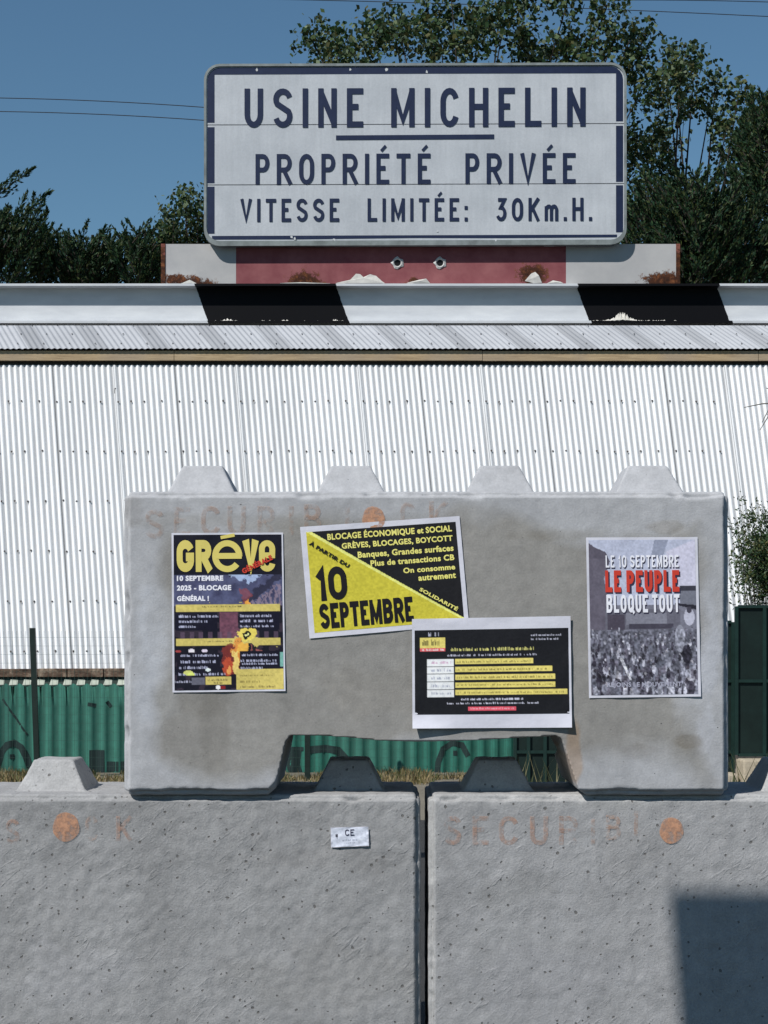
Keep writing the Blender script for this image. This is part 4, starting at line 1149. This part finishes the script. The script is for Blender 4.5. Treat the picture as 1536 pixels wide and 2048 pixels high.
for a, b in ((-485, 65), (65, 615), (615, 1025)):
    mb = MB(); xa_, xb_ = gx(a, MY) + .032, gx(b, MY) - .032
    n = int((xb_ - xa_) / .05)
    for i in range(n + 1):
        x = xa_ + (xb_ - xa_) * i / n; mb.box(x - .0012, x + .0012, MY - .0012, MY + .0012, .05, zw1)
    for z in np.arange(.06, zw1, .10): mb.box(xa_, xb_, MY - .0045, MY - .0018, z - .001, z + .001)
    mb.build('mesh_panel', Mwire, mf, kind='stuff')

# ------------------------------------------------------------------ dark green gate at the right
GTY = 19.0; GTS = F / GTY
Mg = simple('dark_green_gate_paint', (.005, .014, .012), .55, .3, 5, .002, 20); Mg2 = simple('gate_frame_paint', (.008, .026, .022), .5, .25, 8)
def gate(px0, px1, py_top, py_bot, rails, stiles, label, Y):
    x0, x1 = gx(px0, Y), gx(px1, Y); z1, z0 = gz(py_top, Y), gz(py_bot, Y)
    g = empty('gate_leaf', ((x0 + x1) / 2, Y, z0), label, 'gate', 'gate leaves')
    xs = [x0] + [gx(s_, Y) for s_ in stiles] + [x1]; zs = [z0] + [gz(s_, Y) for s_ in rails][::-1] + [z1]
    for i in range(len(xs) - 1):
        for j in range(len(zs) - 1):
            mb = MB(); mb.box(xs[i] + .014, xs[i + 1] - .014, Y + .018, Y + .022, zs[j] + .014, zs[j + 1] - .014); mb.build('sheet_panel', Mg, g)
    for s_ in xs: mb = MB(); mb.box(s_ - .018, s_ + .018, Y - .012, Y + .03, z0, z1); mb.build('stile', Mg2, g)
    for s_ in zs: mb = MB(); mb.box(x0 + .018, x1 - .018, Y - .008, Y + .026, s_ - .016, s_ + .016); mb.build('rail', Mg2, g)
gate(1030, 1466, 1244, 1572, [1362, 1504], [1057, 1090, 1150, 1270, 1370], 'dark green sheet metal gate leaf half hidden behind the upper block', GTY + .4)
gate(1473, 1700, 1213, 1510, [1362], [1529, 1612], 'taller dark green gate leaf at the right edge of the view', GTY)
mb = MB(); xa_, xb_ = gx(1479, 18.9), gx(1530, 18.9); mb.box(xa_, xb_, 18.7, 19.1, 0, gz(1518, 18.9))
o = recenter(mb.build('kerb_block', simple('tan_concrete', (.42, .36, .27), .9, .2, 8, .01, 30), bevel=.02)); tag(o, 'tan concrete block under the taller green gate leaf', 'block')
mb = MB(); mb.box(gx(1440, 18.95), gx(1471, 18.95), 18.8, 19.1, 0, gz(1546, 18.95))
o = recenter(mb.build('kerb_block', simple('tan_concrete_low', (.40, .35, .27), .9, .2, 8, .01, 30), bevel=.02)); tag(o, 'low tan block beside the foot of the upper concrete block', 'block')

# ------------------------------------------------------------------ vegetation
def leaf_mesh(name, C, size, seed, cols, aspect=.75, axis=None):
    """little kite-shaped leaves at centres C"""
    r = np.random.default_rng(seed); n = len(C); size = np.broadcast_to(size, (n,)) * r.uniform(.6, 1.25, n)
    a = r.normal(size=(n, 3))
    if axis is not None: a = axis + a * .35
    a /= np.linalg.norm(a, axis=1)[:, None]
    b = np.cross(a, r.normal(size=(n, 3))); b /= np.linalg.norm(b, axis=1)[:, None]
    s = size[:, None]
    V = np.stack([C - a * s * .5, C + b * s * .5 * aspect + a * s * .05, C + a * s * .5, C - b * s * .5 * aspect + a * s * .05], 1).reshape(-1, 3)
    Fq = np.arange(4 * n).reshape(-1, 4)
    ci = r.integers(0, len(cols), n); K = np.array(cols)[ci] * r.uniform(.75, 1.3, n)[:, None]
    return np_mesh(name, V, Fq, np.repeat(K, 4, 0))
M['leaf'] = attr_mat('leaf_green', 'tint', .6, .25, 3, .15, .25)
M['bark'] = simple('bark', (.022, .018, .014), .95, .3, 8, .01, 30)
POP = [(.026, .060, .022), (.045, .082, .026), (.016, .038, .016), (.065, .095, .034), (.070, .072, .022), (.13, .17, .10)]
CON = [(.014, .044, .020), (.008, .026, .013), (.026, .060, .022), (.045, .060, .018)]

def broadleaf(name, label, trunk_px, Y, lobes, seed, leaf=.10, dens=1.0, cols=POP, group='trees behind the warehouse'):
    """lobes: (px, py, rx, ry) in photo px at distance Y"""
    base = Vector((gx(trunk_px, Y), Y, 0)); root = empty(name, base, label, 'tree', group)
    r = random.Random(seed); S_ = F / Y
    topz = max(gz(l[1], Y) for l in lobes); fork = Vector((base.x, Y, topz * .45))
    mb = MB(); mb.tube([base, base + Vector((.1, 0, topz * .22)), fork], .26, 8, .16); C = []
    centers = []
    tw = MB()
    for (px, py, rx, ry) in lobes:
        c_ = Vector((gx(px, Y), Y + r.uniform(-1.2, 1.2), gz(py, Y))); Rx, Rz = rx / S_, ry / S_; Ry = max(Rx, .7)
        mid = fork.lerp(c_, .55) + Vector((r.uniform(-.3, .3), r.uniform(-.3, .3), -.2))
        mb.tube([fork, mid, c_], .055, 5, .012)
        nt_ = int(38 * dens * (Rx * Rz) / .5) + 6
        for i in range(nt_):
            while True:
                d = Vector((r.uniform(-1, 1), r.uniform(-1, 1), r.uniform(-1, 1)))
                if .1 < d.length < 1: break
            q = Vector((c_.x + d.x * Rx, c_.y + d.y * Ry, c_.z + d.z * Rz))
            if r.random() < .35: tw.tube([c_.lerp(q, .2), q], .009, 3, .004)
            out = (q - c_).normalized(); L = r.uniform(.12, .34)
            for j in range(r.randint(7, 14)):
                s_ = r.random()
                C.append(q + (out + Vector((0, 0, .5))) * L * (s_ - .4) + Vector((r.gauss(0, .085), r.gauss(0, .085), r.gauss(0, .085))))
    tr = mb.build('trunk', M['bark'], root, smooth=True); tw.build('twigs', M['bark'], root, kind='stuff')
    C = np.array([tuple(c_) for c_ in C])
    link('crown', leaf_mesh('crown', C, leaf, seed, cols, .85), M['leaf'], root, kind='stuff')
    return root

def conifer(name, label, Y, fronds, trunk, seed, fill=None, group='trees behind the warehouse', leaf=.11, cols=CON):
    """fronds: (px0, py0, px1, py1, width px) plumes; fill: (px, py, rx, ry, n) dark inner mass of short plumes"""
    base = Vector((gx(trunk[0], Y), Y, 0)); root = empty(name, base, label, 'tree', group); r = random.Random(seed); S_ = F / Y
    mb = MB(); mb.tube([base, Vector((base.x, Y, gz(trunk[1], Y)))], .2, 7, .03); C = []; A = []
    fr = [(a, b, c_, d, w_, 0.0) for a, b, c_, d, w_ in fronds]
    for (px, py, rx, ry, n) in (fill or []):
        for i in range(n):
            q = r.uniform(-1, 1); s_ = r.uniform(-1, 1)
            if q * q + s_ * s_ > 1: continue
            x, y = px + q * rx, py + s_ * ry; sd = 1 if x > trunk[0] else -1
            L = r.uniform(25, 60); fr.append((x - sd * L * .35, y + L * .6, x + sd * L * r.uniform(.0, .5), y - L * .5, r.uniform(8, 17), r.uniform(-1.6, 1.2)))
    for a, b, c_, d, w_, dy in fr:
        p0, p1 = W(a, b, Y), W(c_, d, Y); p0.y += dy; p1.y += dy + r.uniform(-.3, .3)
        mb.tube([p0, p1], .02, 3, .005); D = (p1 - p0); ln = D.length; Dn = D.normalized()
        n = int(ln / .008 * (w_ / 16) ** .9)
        for i in range(n):
            s_ = r.random() ** .8; rad = w_ / S_ * .5 * (1 - s_) ** .6 + .01
            off = Vector((r.gauss(0, 1), r.gauss(0, 1), r.gauss(0, 1))) * rad * .55
            C.append(p0 + D * s_ + off); A.append(Dn + off.normalized() * .5)
    mb.build('trunk', M['bark'], root)
    link('crown', leaf_mesh('crown', np.array([tuple(q) for q in C]), leaf, seed, cols, .32, np.array([tuple(q) for q in A])), M['leaf'], root, kind='stuff')
    return root

broadleaf('poplar_tree', 'big leafy poplar rising behind the name sign', 930, 40,
    [(625, 100, 34, 30), (668, 75, 42, 36), (700, 105, 50, 30), (745, 62, 40, 40), (790, 35, 36, 40), (800, 90, 60, 40), (860, 30, 48, 48), (905, 70, 60, 50), (960, 25, 44, 44), (1000, 85, 60, 40),
     (1045, 30, 44, 46), (1090, 80, 56, 46), (1130, 22, 36, 36), (1160, 75, 50, 46), (1205, 40, 34, 46), (1225, 90, 40, 40), (1262, 75, 26, 24), (1280, 95, 16, 18),
     (640, 130, 50, 30), (880, 120, 90, 40), (1060, 130, 90, 40), (1190, 150, 70, 50), (1260, 150, 40, 40), (1275, 200, 34, 50), (700, 170, 90, 50), (850, 220, 140, 90), (1080, 230, 140, 90), (1265, 260, 40, 60),
     (1000, 0, 40, 30), (900, -5, 44, 24), (1275, 330, 44, 60), (760, 330, 130, 80), (900, 400, 160, 90), (1080, 390, 130, 90), (1180, 480, 90, 70)], 1, .125, 1.35)
broadleaf('poplar_tree', 'smaller leafy poplar with sky gaps right of the sign', 1350, 42,
    [(1365, 110, 34, 30), (1385, 150, 40, 36), (1345, 160, 38, 40), (1370, 200, 44, 40), (1325, 220, 44, 46), (1420, 180, 26, 26), (1300, 280, 46, 46), (1350, 265, 40, 44), (1425, 215, 24, 26),
     (1440, 270, 34, 60), (1460, 210, 26, 22), (1480, 235, 22, 26), (1320, 340, 46, 46), (1455, 330, 34, 46), (1378, 380, 60, 34), (1300, 420, 60, 50), (1420, 430, 60, 50), (1350, 520, 80, 60), (1460, 540, 70, 60)], 2, .125, 1.25)
conifer('cypress_tree', 'dark pointed cypress at the right edge of the view', 38,
    [(1505, 300, 1504, 180, 26), (1512, 300, 1530, 205, 22), (1500, 330, 1480, 240, 22), (1520, 330, 1560, 235, 26), (1498, 300, 1492, 215, 18), (1540, 320, 1590, 260, 24)], (1506, 190), 5,
    [(1506, 262, 20, 60, 90), (1510, 340, 42, 90, 200), (1545, 300, 40, 70, 90), (1540, 420, 70, 90, 160), (1500, 480, 80, 90, 150), (1590, 400, 60, 120, 60)])
conifer('conifer_tree', 'dark broad conifer behind the right end of the marker plate', 37,
    [(1300, 420, 1290, 330, 22), (1400, 430, 1420, 370, 18)], (1370, 380), 6, [(1340, 480, 130, 110, 480), (1430, 520, 120, 70, 380), (1265, 545, 60, 60, 140), (1400, 440, 100, 60, 200)])
conifer('conifer_tree', 'dark conifer with long plumes sweeping up, at left edge', 38,
    [(-30, 410, 66, 328, 26), (-20, 390, 40, 345, 20), (10, 460, 100, 374, 28), (60, 440, 72, 388, 20), (-30, 470, 18, 415, 22), (80, 500, 98, 420, 22), (50, 480, 92, 400, 20), (100, 510, 122, 460, 16)], (-40, 300), 7,
    [(20, 520, 100, 60, 260), (-30, 470, 60, 80, 90), (60, 480, 40, 50, 60)])
conifer('conifer_tree', 'low ragged conifer in the gap left of the sign', 39,
    [(150, 540, 140, 462, 20), (175, 530, 161, 466, 16), (205, 540, 190, 480, 20), (240, 540, 228, 482, 18), (130, 530, 120, 480, 16)], (185, 470), 8,
    [(170, 530, 80, 45, 190), (230, 540, 50, 40, 80), (110, 540, 50, 36, 70)])
conifer('conifer_tree', 'small conifer with one spike leaning left, next to the plate', 38.5,
    [(300, 510, 252, 437, 18), (290, 520, 262, 470, 16), (310, 520, 300, 455, 18), (330, 520, 322, 458, 16)], (290, 460), 9, [(290, 530, 60, 50, 150), (345, 530, 50, 50, 100)])
broadleaf('young_broadleaf_tree', 'bushy green tree half hidden by the left edge of the sign', 400, 37,
    [(370, 400, 18, 16), (395, 420, 30, 34), (350, 440, 26, 22), (375, 470, 44, 34), (410, 480, 40, 50), (335, 475, 24, 20), (420, 400, 24, 30), (440, 460, 40, 60)], 11, .105, 3.2)

# shrub behind the gate, twigs
def shrub(label, px, py, rx, ry, Y, seed, n, name='shrub', cat='shrub', cols=POP, spikes=14):
    base = Vector((gx(px, Y), Y, 0)); root = empty(name, base, label, cat); r = random.Random(seed); S_ = F / Y; mb = MB(); C = []; c_ = W(px, py, Y)
    for i in range(n):
        d = Vector((r.gauss(0, .5), r.gauss(0, .5), r.gauss(0, .5))); q = Vector((c_.x + d.x * rx / S_, Y + d.y * .4, c_.z + d.z * ry / S_))
        for j in range(9): C.append(q + Vector((r.gauss(0, .035), r.gauss(0, .035), r.gauss(0, .035))))
    for i in range(spikes):
        x = c_.x + r.uniform(-1, 1) * rx / S_; q = Vector((x, Y + r.uniform(-.3, .3), c_.z + r.uniform(.1, .5) * ry / S_)); L = r.uniform(.2, .55)
        e = q + Vector((r.uniform(-.2, .12), 0, L)); mb.tube([base.lerp(q, .5), q, e], .006, 3, .002)
        for j in range(10): C.append(q.lerp(e, r.random()) + Vector((r.gauss(0, .015), 0, 0)))
    mb.tube([base, base.lerp(c_, .6), c_], .03, 6, .012)
    mb.build('stems', M['bark'], root); link('crown', leaf_mesh('crown', np.array([tuple(q) for q in C]), .05, seed, cols, .4), M['leaf'], root, kind='stuff')
shrub('wild green shrub growing above the gate at the right edge', 1540, 1125, 66, 88, 20.2, 3, 1100, spikes=46)
# bare twig reaching in from the right
mb = MB()
for a, b, c_, d in ((1488, 815, 1560, 806), (1520, 860, 1560, 800), (1532, 776, 1560, 790), (1534, 830, 1560, 815), (1524, 845, 1560, 780)):
    mb.tube([W(a, b, 19.5), W((a + c_) / 2, (b + d) / 2 - 3, 19.5), W(c_, d, 19.5)], .004, 4, .009)
mb.tube([W(1560, 1300, 19.5), W(1562, 1000, 19.5), W(1560, 790, 19.5)], .03, 5, .01)
mb.tube([W(1560, 1543, 19.5) + Vector((0, 0, 0)), W(1560, 1300, 19.5)], .035, 5, .03)
tw = recenter(mb.build('bare_sapling', simple('grey_twig', (.16, .15, .13), .9))); tag(tw, 'thin bare twigs reaching in against the white wall, right edge', 'plant')
# dry grass at the foot of the fences
def grass(name, label, x0, x1, y0, y1, n, hgt, cols, seed, clump=True):
    r = np.random.default_rng(seed); X = r.uniform(x0, x1, n); Y = r.uniform(y0, y1, n)
    dens = vnoise(np.stack([X, Y, X * 0], 1), 3.0, seed); keep = dens > .32; X = X[keep]; Y = Y[keep]; h = hgt * r.uniform(.4, 1.3, len(X)) * (dens[keep] + .3); n = len(X)
    a = r.uniform(0, math.pi, n); wd = .006 + .004 * r.random(n); lx = r.normal(0, .35, n) * h; ly = r.normal(0, .35, n) * h
    V = np.stack([np.stack([X - np.cos(a) * wd, Y - np.sin(a) * wd, X * 0], 1), np.stack([X + np.cos(a) * wd, Y + np.sin(a) * wd, X * 0], 1), np.stack([X + lx, Y + ly, h], 1)], 1).reshape(-1, 3)
    K = np.array(cols)[r.integers(0, len(cols), n)] * r.uniform(.7, 1.25, n)[:, None]
    o = link(name, np_mesh(name, V, np.arange(3 * n).reshape(-1, 3), np.repeat(K, 3, 0)), M['leaf']); tag(o, label, 'grass', kind='stuff')
STR = [(.26, .20, .10), (.20, .16, .07), (.10, .12, .04), (.30, .24, .14), (.13, .10, .05)]
grass('dry_grass', 'strip of dry brown grass at the foot of the green fence', -7, 1.9, 20.0, 21.8, 15000, .085, STR, 3)
grass('tall_weeds', 'thin pale weeds growing before the dark green gate', 1.2, 5.2, 17.6, 18.9, 420, .48, [(.13, .14, .07), (.09, .11, .05), (.2, .18, .1)], 6)

# ------------------------------------------------------------------ power lines
Mc = simple('cable', (.03, .035, .045), .7)
def cable(pts, Y, label, rad=.016):
    mb = MB(); P = []
    (ax, ay), (bx, by) = pts
    for i in range(-3, 15):
        s_ = i / 8; x = ax + (bx - ax) * s_; y = ay + (by - ay) * s_ + 4 * (s_ - s_ * s_) * -3
        P.append(W(x, y, Y))
    mb.tube(P, rad, 5); o = recenter(mb.build('power_line', Mc)); tag(o, label, 'power line', 'power lines across the sky')
cable([(0, 196), (412, 215)], 62, 'upper of the two power lines left of the sign')
cable([(0, 223), (412, 241)], 62, 'lower of the two power lines left of the sign')
cable([(620, 0), (1536, 33)], 64, 'power line passing just above the poplar, sloping down to the right')
cable([(1310, 0), (1760, 14)], 64.5, 'highest power line, at the upper right corner')
cable([(100, 476), (420, 481)], 66, 'low power line just above the conifers left of the sign', .010)

# ------------------------------------------------------------------ invented, unseen sheet on a post, added to shadow the lower right block
sp = empty('shadow_caster', (-1.69, 3.2, 0), 'invented grey post and sheet, unseen left of the view, added to cast the corner shadow', 'sign')
tx, tz = -1.746 - .02, 4.942
def edge_x(z): return tx + (tz - z) * (20 / 258)
mb = MB(); mb.prism([(edge_x(3.95), 3.95), (-.5, 3.95), (-.55, tz - .02), (tx + .02, tz), (tx, tz - .02)], 3.19, 3.20); mb.build('sheet', M['galv'], sp)
mb = MB(); mb.tube([(-1.63, 3.235, 0), (-1.63, 3.235, 4.8)], .03, 12); mb.build('post', M['galv'], sp, smooth=True)
for z in (4.15, 4.65):
    mb = MB(); mb.box(-1.69, -.6, 3.201, 3.215, z, z + .04); mb.build('clamp_rail', M['galv'], sp)
